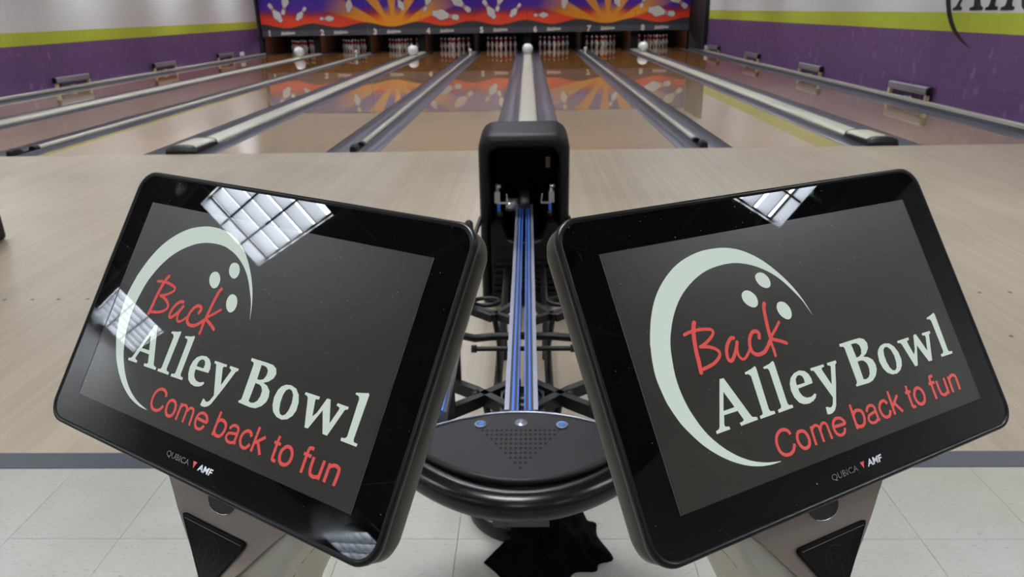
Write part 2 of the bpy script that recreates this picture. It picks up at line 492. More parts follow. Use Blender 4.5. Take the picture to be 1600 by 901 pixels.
# guide dots let into the approach
dm = mat('guide_dot', (96, 84, 72), .5)
dp = None
for g, yy in ((0, 3.157), (1, 2.682)):
    for cx in (-4.08, -.88, .88, 2.41, -2.41):
        for s in (-.335, -.20, -.067, .067, .2, .335):
            if g and abs(s) > .1 and cx != 2.41: continue
            if dp is None:
                dp = MB().lathe([(0, 0), (.0085, 0), (.009, -.001)], 14).build('guide_dot', dm, floor); o = dp
            else:
                o = dp.copy(); link(o, floor)
            if cx == 2.41: px_ = {(-.335): 2.07, (-.2): 2.207}.get(s, cx + s) if not g else 1.923 + (s + .335)
            elif cx == -2.41: px_ = {(.335): -2.078, (.2): -2.218}.get(s, cx + s)
            else: px_ = cx + s
            o.location = (px_, yy, .0006)
# sub-structure beneath the lanes
tag(box('floor_pit', M['dark'], WALL_L, WALL_R, FOUL, 26.4, -.3, -.16), None, None, kind='structure')

# ---------------------------------------------------------------- lanes with gutters
def gutter_loops(xc, w, y0, y1):
    prof = []
    for k in range(13):
        a = math.pi * k / 12
        prof.append((xc - w / 2 * math.cos(a) * .98, -.012 - .075 * math.sin(a) ** .8))
    outer = prof + [(xc + w / 2, -.006), (xc + w / 2, -.11), (xc - w / 2, -.11), (xc - w / 2, -.006)]
    return [[(p[0], y, p[1]) for p in outer] for y in (y0, y1)]
ORD = ['far left', 'second from the left', 'third from the left', 'fourth from the left', 'fifth from the left',
       'sixth from the left', 'seventh from the left', 'far right']
EXTRA = ['along purple wall', 'mostly tan', 'mirroring the pale wall', 'mirroring a sunburst', 'beside ball return', 'beside ball return', 'mirroring a sunburst', 'along purple wall']
for i, x0 in enumerate(LANES):
    t = thing('bowling_lane', 'glossy wooden bowling lane, %s, %s' % (ORD[i], EXTRA[i]), 'lane', (x0 + W / 2, FOUL, 0), 'the eight bowling lanes')
    o = MB().box(-W / 2, W / 2, .002, 19.2, -.05, 0).build('lane_bed', M['lane'], t)
    for s in (-1, 1):
        g = MB(); g.loft(gutter_loops(s * (W / 2 + .1155), .216, .004, 19.2), smooth=True)
        g.build('gutter', M['gutter'], t)
        e = MB().box(min(s * W / 2, s * (W / 2 + .006)), max(s * W / 2, s * (W / 2 + .006)), .002, 19.2, -.012, .0008)
        e.build('edge_strip', M['dark'], t)

# division caps between the lanes
def cap_profile(w, h, z0=-.01):
    pts = [(-w / 2, z0)]
    for k in range(9):
        a = math.pi * (1 - k / 8)
        pts.append((w / 2 * math.cos(a), z0 + .012 + (h - z0 - .012) * math.sin(a) ** .55))
    pts.append((w / 2, z0))
    return pts
div = []
for i in range(7):
    xm = (LANES[i] + W + LANES[i + 1]) / 2
    div.append((xm, 'wide' if i % 2 == 0 else 'narrow', i))
caps_of = ['between the first and second lanes from the left', 'between the second and third lanes', 'between the third and fourth lanes with black end',
           'between the fourth and fifth lanes with small black end', 'in line behind the ball return hood', 'right of the ball return, between sixth and seventh lanes', 'between the seventh lane and the far right lane']
for xm, kind_, i in div:
    wide = kind_ == 'wide'
    w = .232 if wide else .052
    h = .03 if wide else .028
    lab = ('broad' if wide else 'slim') + ' cream division cap ' + caps_of[i]
    t = thing('division_cap', lab, 'divider', (xm, FOUL, 0), 'cream caps between the lanes')
    ys = .62 if wide else .42
    pr = cap_profile(w, h)
    MB().loft([[(p[0], y, p[1]) for p in pr] for y in (ys, 17.3)]).build('cap_top', M['cap'], t)
    for s in (-1, 1):
        MB().box(min(s * w / 2, s * (w / 2 + .007)), max(s * w / 2, s * (w / 2 + .007)), .02, 17.3, -.04, -.004).build('edge_strip', M['dark'], t)
    # black plastic nose piece at the foul line
    if wide:
        L0 = .02
        ww = .30
        lp = []
        for y, hh, wf in ((L0, .03, .97), (L0 + .02, .076, 1.0), (L0 + .06, .080, 1.0), (L0 + .075, .066, .99), (.56, .056, .9), (.575, .068, .9), (.60, .068, .88), (.62, .036, .84)):
            lp.append([(p[0] * ww / w * wf, y, p[1] * 1) for p in cap_profile(w, hh, -.005)])
        MB().loft(lp).build('end_piece', M['black'], t)
        pl = MB().loft([[(p[0] * 1.10, y, p[1] + .004) for p in cap_profile(w, hh, .02)] for y, hh in ((.097, .072), (.558, .061))])
        pl.build('end_plate', M['cap'], t)
    else:
        MB().loft([[(p[0] * q, y, p[1]) for p in cap_profile(.069, hh, -.004)] for y, hh, q in ((.02, .05, .9), (.05, .066, 1), (.15, .062, 1), (.19, .03, .8))]).build('end_piece', M['black'], t)
        MB().loft([[(p[0], y, p[1]) for p in cap_profile(.069, hh, -.004)] for y, hh in ((.36, .034), (.44, .034))]).build('end_clamp', M['black'], t)
# slim caps against the side walls
for side, xw, s in (('left', WALL_L, 1), ('right', WALL_R, -1)):
    t = thing('division_cap', 'cream ledge capping at the foot of the %s purple wall' % side, 'divider', (xw, FOUL, 0), 'cream caps between the lanes')
    a, b_ = sorted((s * .003, s * .088))
    MB().loft([[(a, y, .024), (b_, y, .024), (b_, y, .058), ((a + b_) / 2, y, .068), (a, y, .06)] for y in (.0, 17.25)], smooth=False).build('cap_top', M['cap'], t)
    MB().box(min(s * .003, s * .086), max(s * .003, s * .086), .0, 17.25, -.12, .0185).build('gutter_side', M['gutter'], t)
    MB().box(min(s * .003, s * .0872), max(s * .003, s * .0872), .0, 17.25, .019, .0235).build('edge_strip', M['dark'], t)

# white return hoods and small knobs on the caps near the pins
for xm, kind_, i in div:
    if kind_ == 'wide':
        t = thing('return_dome', 'glossy white dome on the cap %s' % ['beside the far left pins', '', 'beside the third pin set', '', 'in line with the ball return', '', 'beside the far right pins'][i], 'dome', (xm, 22.2, .035), 'white domes before the pins')
        d = MB(); prof = []
        for k in range(15):
            a = -.95 + (math.pi / 2 + .95) * k / 14
            prof.append((.155 * max(0, math.cos(a)) ** .8, .135 + .145 * math.sin(a)))
        d.lathe(prof, 24); d.build('shell', M['dome'], t)
        MB().lathe([(.088, -.004), (.11, .0), (.11, .02), (.09, .03)], 24).build('base_ring', M['cap'], t)
    else:
        t = thing('cap_knob', 'small white knob on the slim cap %s' % ['', 'left of the third pin set', '', 'left of the fifth pin set', '', 'right of the sixth pin set'][i], 'knob', (xm, 22.2, .028), 'white knobs on the slim caps')
        MB().lathe([(.03, 0), (.034, .03), (.028, .06), (.045, .09), (.05, .13), (.035, .165), (.0, .175)], 14).build('knob_body', M['dome'], t)
        MB().lathe([(.04, .0), (.04, .008), (.03, .012)], 14).build('base_ring', M['steel'], t)

# ---------------------------------------------------------------- walls
bproto = {}
def wall_side(side, xf, s, m, z0, ya_, yb_, rows):
    wl = tag(empty('wall_' + side, (xf, 0, 0)), None, None, kind='structure')
    a, b_ = sorted((0 - s * .003, -s * .15))
    MB().box(a, b_, -7.2, 26.4, -.2, CEIL).build('wall_core', m, wl)
    bw, bh = .4064, .2032
    first = None
    n = int((yb_ - ya_) / bw)
    for r in range(rows):
        off = 0 if r % 2 else bw / 2
        for k in range(n):
            y = ya_ + off + k * bw
            if first is None:
                aa, bb = sorted((0, -s * .004))
                first = MB().box(aa, bb, .0012, bw - .0012, .0012, bh - .0012).build('concrete_block', m, wl, bevel=.0008)
                o = first
            else:
                o = first.copy(); link(o, wl)
            o.location = (s * random.uniform(0, .0006), y, z0 + r * bh)
    return wl
wall_side('left', WALL_L, 1, M['wallL'], .0, 11.0, 24.0, 8)
wall_side('right', WALL_R, -1, M['wallR'], .115, 7.3, 22.0, 8)
tag(box('wall_back', M['white'], WALL_L - .15, WALL_R + .15, -7.4, -7.2, -.2, CEIL), None, None, kind='structure')
tag(box('wall_end', M['pit'], WALL_L - .15, WALL_R + .15, 26.4, 26.6, -.3, CEIL), None, None, kind='structure')
tag(box('wall_front', M['white'], WALL_L - .002, WALL_R + .002, 24.16, 24.3, 1.84, CEIL), None, None, kind='structure')

# ceiling: tiles laid in a grid
ceil = tag(empty('ceiling', (0, 0, CEIL)), None, None, kind='structure')
MB().box(WALL_L, WALL_R, -7.2, 26.4, .004, .12).build('ceiling_panel', M['ceil'], ceil)
g = MB()
yy = -2.9 - .3048 - .61 * 7
while yy < 26.3:
    g.box(WALL_L, WALL_R, yy - .012, yy + .012, -.004, .004); yy += .6096
xx = -7.68 - .61
while xx < WALL_R:
    g.box(xx - .012, xx + .012, -7.2, 26.4, -.0045, .0035); xx += .6096
tag(g.build('ceiling_grid', M['tbar'], ceil), None, None)

# troffers
def make_troffer():
    t = thing('ceiling_light', None, 'light', group='louvred ceiling lights')
    f = MB()
    X, Y = .60, .295
    for a in ((-X, X, -Y, -Y + .02), (-X, X, Y - .02, Y), (-X, -X + .02, -Y, Y), (X - .02, X, -Y, Y)):
        f.box(a[0], a[1], a[2], a[3], -.012, .0)
    f.build('frame', M['tbar'], t)
    MB().box(-X + .02, X - .02, -Y + .02, Y - .02, -.006, -.002).build('diffuser', M['emit'], t)
    l = MB()
    for i in range(1, 6):
        xx = -X + .02 + (2 * X - .04) * i / 6
        l.box(xx - .006, xx + .006, -Y + .02, Y - .02, -.10, -.0065)
    for j in range(1, 3):
        yy = -Y + .02 + (2 * Y - .04) * j / 3
        l.box(-X + .02, X - .02, yy - .007, yy + .007, -.10, -.0065)
    l.box(-X, X, -Y - .001, -Y + .005, -.10, -.012); l.box(-X, X, Y - .005, Y + .001, -.10, -.012)
    l.box(-X - .001, -X + .005, -Y, Y, -.10, -.012); l.box(X - .005, X + .001, -Y, Y, -.10, -.012)
    tag(l.build('louver', M['louver'], t), None, None)
    return t
tr = None
rows = ['behind the camera', 'directly over the monitors', 'over the approach', 'over the foul line', 'over the near third of the lanes', 'over the middle of the lanes', 'over the far third of the lanes', 'nearest the pins']
cols = ['by the left wall', 'left of centre', 'above the ball return', 'by the right wall']
for j, y in enumerate(LAMP_Y):
    for i, xx in enumerate(LAMP_X):
        o = make_troffer() if tr is None else copy_tree(tr)
        if tr is None: tr = o
        o.location = (xx, y, CEIL - .006)
        o['label'] = 'louvred fluorescent ceiling light %s, %s' % (rows[j], cols[i])
# string of bulbs seen only in the screens' reflection
t = thing('bulb_string', 'dark cord with small bulbs strung under the ceiling, mirrored in both screens', 'cord', (0, -.16, 2.8))
pts = []
bul = []
for k in range(161):
    xx = -8.3 + k * .0825
    sag = .05 * math.cos(xx * 2.1) + .02 * math.sin(xx * 9.3)
    pts.append((xx, .03 * math.sin(xx * 7), sag))
MB().tube(pts, .011, 6).build('cord', M['bulb'], t)
bp_ = None
for k in range(4, 160, 8):
    q = pts[k]
    if bp_ is None:
        bp_ = MB().lathe([(.0, -.13), (.025, -.12), (.038, -.09), (.03, -.055), (.018, -.04), (.018, .0), (0, .004)], 10).build('bulb', M['bulb'], t); o = bp_
    else:
        o = bp_.copy(); link(o, t)
    o.location = q

# ---------------------------------------------------------------- masking panels above the pins
MY = 24.1
PW = 1.666
def flat_text(txt, size, m, parent, loc, name, rot=(math.pi / 2, 0, 0), ext=.001, sx=1., shear=0., bold=0.):
    cu = bpy.data.curves.new(name, 'FONT'); cu.body = txt; cu.size = size; cu.align_x = 'CENTER'; cu.align_y = 'CENTER'
    cu.extrude = ext; cu.shear = shear; cu.offset = bold; cu.resolution_u = 3
    tmp = bpy.data.objects.new(name, cu); C.objects.link(tmp)
    dg = bpy.context.evaluated_depsgraph_get()
    me = bpy.data.meshes.new_from_object(tmp.evaluated_get(dg))
    bpy.data.objects.remove(tmp); bpy.data.curves.remove(cu)
    me.materials.clear(); me.materials.append(m); me.name = name
    o = bpy.data.objects.new(name, me); link(o, parent)
    o.location = loc; o.rotation_euler = rot; o.scale = (sx, 1, 1)
    return o

PIN = [(.0, .0), (.0265, .0), (.029, .012), (.036, .055), (.0495, .088), (.0605, .114), (.0560, .150), (.0415, .184), (.0290, .216),
       (.0235, .242), (.0230, .262), (.0255, .290), (.0318, .332), (.0315, .350), (.0250, .368), (.0120, .3785), (.0, .381)]
def pin_outline(sc, grow=0.):
    r = [(a + grow, z) for a, z in PIN[1:-1]]
    return [(a * sc, z * sc) for a, z in r] + [(0, (.381 + grow) * sc)] + [(-a * sc, z * sc) for a, z in reversed(r)] + [(0, -grow * sc)]
def print_pin(parent, hx, hz, bx, bz, fat=1.22):
    """a flat printed pin from its head (hx, hz) to its base (bx, bz), panel coordinates"""
    L = math.hypot(hx - bx, hz - bz); sc = L / .381
    d = ((hx - bx) / L, (hz - bz) / L); n = (d[1], -d[0])
    for nm, gr, y, m, rng in (('pin_print_outline', .006, -.0035, M['pinline'], None), ('pin_print', 0, -.0055, M['pinw'], None)):
        out = [(a * fat, z) for a, z in pin_outline(sc, gr)]
        mb = MB(); mb.poly([out], lambda a, z: (bx + d[0] * z + n[0] * a, y, bz + d[1] * z + n[1] * a))
        mb.build(nm, m, parent, recalc=False)
    mb = MB()
    for z0, z1 in ((.236, .252), (.264, .280)):
        w0 = .0265
        mb.poly([[(w0 * sc * fat, z0 * sc), (w0 * sc * fat, z1 * sc), (-w0 * sc * fat, z1 * sc), (-w0 * sc * fat, z0 * sc)]],
                lambda a, z: (bx + d[0] * z + n[0] * a, -.0070, bz + d[1] * z + n[1] * a))
    mb.build('pin_print_bands', M['pinr'], parent, recalc=False)
PR = {0: [(-8.03, 1.52, -7.68, .99), (-7.62, 1.19, -7.44, 1.75), (-6.88, 1.40, -7.2, 1.03)],
      1: [(-6.50, 1.06, -6.06, 1.06), (-5.50, 1.80, -5.58, 1.24)],
      2: [(-4.08, 1.72, -3.86, 1.27)],
      3: [(-3.22, 1.22, -3.02, 1.72), (-2.16, 1.02, -2.98, 1.17), (-1.80, 1.20, -2.4, 1.66)]}
orig = [-8.34, -6.70, -5.03, -3.37]
DESC = ['above the far left pin set', 'above the second pin set from the left', 'with the left sunburst', 'right of the left sunburst',
        'just left of the ball return line', 'just right of the ball return line', 'with the right sunburst', 'above the far right pin set']
for i in range(8):
    x0 = -8.33 + i * PW
    t = thing('masking_panel', 'printed panel numbered %d %s, purple and orange' % (i + 1, DESC[i]), 'panel', (x0, MY, .56), 'row of printed masking panels')
    MB().box(.004, PW - .004, 0, .04, 0, 1.26).build('picture', M['mask'], t)
    # wavy dark fascia along the foot
    top = []
    n = 24
    for k in range(n + 1):
        u = k / n
        top.append((.004 + (PW - .008) * u, .285 + .065 * math.cos(2 * math.pi * (u + (.04 if i else .02)))))
    mb = MB()
    fr = [(p[0], -.012, p[1]) for p in top]; bk = [(p[0], -.0005, p[1]) for p in top]
    vs_ = []; fs = []
    for k in range(n + 1):
        xk, zk = top[k]; vs_ += [(xk, -.012, 0), (xk, -.012, zk), (xk, -.0005, zk), (xk, -.0005, 0)]
    for k in range(n):
        a = 4 * k; b_ = a + 4
        fs += [(a, b_, b_ + 1, a + 1), (a + 1, b_ + 1, b_ + 2, a + 2), (a + 3, a, b_, b_ + 3)]
    fs += [(0, 1, 2, 3), (4 * n, 4 * n + 1, 4 * n + 2, 4 * n + 3)]
    mb.add(vs_, fs); mb.build('fascia', M['fascia'], t)
    MB().box(.004, PW - .004, -.016, -.0122, .0, .17).build('number_rail', mat('number_rail_grey', (84, 86, 96), .4) if i == 0 else bpy.data.materials['number_rail_grey'], t)
    ed = MB()
    for k in range(n):
        (xk, zk), (xl, zl) = top[k], top[k + 1]
        ed.add([(xk, -.0125, zk), (xl, -.0125, zl), (xl, -.0125, zl + .016), (xk, -.0125, zk + .016)], [(0, 1, 2, 3)])
    ed.build('fascia_edging', bpy.data.materials.get('edging_dark_red') or mat('edging_dark_red', (86, 22, 30), .5), t)
    flat_text(str(i + 1), .22, M['pinw'], t, (.24, -.0185, .085), 'lane_number', bold=.013)
    # small scripted maker's mark: slanting looped strokes
    mb = MB()
    for k in range(7):
        cx = .64 + k * .060
        mb.tube([(cx + .02 * math.cos(a) + .010 * math.sin(a), -.019, .09 + .036 * math.sin(a) * (1.35 if k in (0, 3) else .85)) for a in [j * math.pi / 4 for j in range(8)]], .012, 5, closed=True)
    mb.tube([(.60, -.019, .045), (.8, -.019, .055), (1.05, -.019, .08)], .012, 5)
    mb.build('script_mark', M['pinw'], t)
    for (hx, hz, bx, bz) in PR[i % 4]:
        ox = orig[i % 4]
        print_pin(t, hx - ox, hz - .56, bx - ox, bz - .56)
    if i % 2 == 0:
        mb = MB()
        for q in range(14):
            cx, cz = random.uniform(.1, PW - .1), random.uniform(.95, 1.24); s = random.uniform(.006, .014)
            mb.add([(cx - s, -.002, cz), (cx, -.002, cz - s), (cx + s, -.002, cz), (cx, -.002, cz + s)], [(0, 1, 2, 3)])
        tag(mb.build('printed_stars', M['pinw'], t, recalc=False), None, None, kind='stuff')
# black side panels beside the masking
t = thing('side_panel', 'tall black panel between the printed masking and the right purple wall', 'panel', (5.05, 23.1, 0))
MB().box(-.045, .07, -1.05, 1.0, .08, 1.86).build('panel_board', mat('panel_black', (22, 23, 27), .5), t)
MB().box(-.055, -.046, -1.05, -1.0, .08, 1.86).build('edge_trim', M['fascia'], t)
t = thing('side_panel', 'narrow black panel between the printed masking and the left purple wall', 'panel', (-8.365, 24.1, 0))
MB().box(-.03, .025, -.2, .0, .08, 1.86).build('panel_board', bpy.data.materials['panel_black'], t)
MB().box(-.026, .02, -.21, -.2005, .08, 1.86).build('edge_trim', M['fascia'], t)

# ---------------------------------------------------------------- pins and their pit
pin_me = None
for i, x0 in enumerate(LANES):
    xc = x0 + W / 2
    for r in range(4):
        for c in range(r + 1):
            if pin_me is None:
                mb = MB()
                mis = [1 if (9 <= k <= 9 or k == 10 or k == 11) else 0 for k in range(len(PIN) - 1)]
                mb.lathe(PIN, 14, mis=mis)
                o = mb.build('bowling_pin', [M['pinw'], M['pinr']]); pin_me = o
            else:
                o = pin_me.copy(); link(o)
            o.location = (xc + (c - r / 2) * .3048, PIN_Y + r * .264, .0)
            tag(o, 'white bowling pin with red neck bands in the %s rack of ten' % ORD[i].replace('from the left', 'from left'), 'pin', 'pins of the %s rack' % ORD[i])
for k in range(9):
    if k == 0: xm = LANES[0] - .29
    elif k == 8: xm = LANES[7] + W + .29
    else: xm = (LANES[k - 1] + W + LANES[k]) / 2
    hw = .10 if (k % 2 and 0 < k < 8) else .022
    nm = 'dark brown wooden kickback board ' + (['beside the left wall', 'between the two leftmost pin racks', 'between the second and third pin racks', 'between the third and fourth pin racks', 'between the fourth and fifth pin racks', 'straight behind the ball return', 'between the sixth and seventh pin racks', 'between the two rightmost pin racks', 'beside the right wall'][k])
    t = thing('kickback_board', nm, 'board', (xm, 24.25, 0), 'kickbacks beside the pins')
    for s in (-1, 1):
        MB().box(s * hw - .012, s * hw + .012, 0, 2.0, -.1, .62).build('side_board', M['pitwood'], t)
    MB().box(-hw - .012, hw + .012, -.012, -.001, -.1, .5).build('front_strip', M['pit'], t)
tag(box('ceiling_pit', M['pit'], WALL_L, WALL_R, 24.16, 26.39, .70, .76), None, None, kind='structure')  # unseen black lid, added to keep light out of the pit

# unseen lamps added behind the masking to brighten the pins
for i, x0 in enumerate(LANES):
    t = thing('pin_lamp', 'slim lamp behind the masking lighting the %s rack of pins' % ORD[i].replace('from the left', 'from left'), 'light', (x0 + W / 2, 24.25, .60), 'pin deck lamps')
    MB().box(-.45, .45, 0, .07, .03, .07).build('lamp_housing', M['black'], t)
    MB().tube([(-.43, .035, .012), (.43, .035, .012)], .012, 8).build('lamp_tube', mat('pin_lamp_tube', (240, 240, 240), .5, emis=(245, 248, 255), estr=40.0) if i == 0 else bpy.data.materials['pin_lamp_tube'], t)
# small steel guides on the wall caps near the pins
for side, xw in (('left', WALL_L + .06), ('right', WALL_R - .06)):
    t = thing('ring_guide', 'pair of small pale rings above the %s wall ledge near the pins' % side, 'fitting', (xw, 22.2 if side == 'left' else 21.9, .066))
    MB().box(-.02, .02, -.14, .14, 0, .02).build('base_bar', M['steel'], t)
    for q in (-.09, .09):
        MB().tube([(0, q + .055 * math.cos(a), .075 + .055 * math.sin(a)) for a in [j * math.pi / 6 for j in range(12)]], .016, 6, closed=True).build('ring', M['dome'], t)

# box housings on pale blocks along the side walls
def housing(side, s, xw, y0, which):
    t = thing('bar_housing', 'grey metal bar housing on pale blocks, %s along the %s wall ledge' % (which, side), 'housing', (xw, y0, .0645), 'bar housings on the wall ledges')
    L = 1.1
    pr = [(-.03, .075), (-.033, .16), (-.02, .175), (.02, .175), (.034, .155), (.034, .135), (.030, .13), (.034, .125), (.034, .09), (.02, .075)]
    MB().loft([[(s * p[0], y, p[1]) for p in pr] for y in (.03, L - .03)], smooth=False).build('bar_body', M['silver'], t)
    for a, b_ in ((0, .0295), (L - .0295, L)):
        MB().loft([[(s * p[0] * 1.05, y, p[1]) for p in pr] for y in (a, b_)], smooth=False).build('end_cap', M['black'], t)
    for yy in (.02, L - .08):
        MB().box(-.022, .022, yy, yy + .06, .004, .074).build('support_block', M['block'], t)
    MB().box(-.018, .018, L * .5 - .08, L * .5 + .04, .003, .02).build('plug', M['dome'], t)
    MB().box(-.01, .01, .1, .16, .004, .0745).build('bracket', M['black'], t)
for k, (y0, wh) in enumerate(((9.58, 'nearest the camera'), (13.2, 'second nearest'), (16.85, 'third nearest'), (20.45, 'farthest'))):
    housing('right', -1, WALL_R - .055, y0, wh)
for k, (y0, wh) in enumerate(((13.15, 'nearest the camera'), (16.8, 'middle of three'), (20.42, 'farthest'))):
    housing('left', 1, WALL_L + .055, y0, wh)

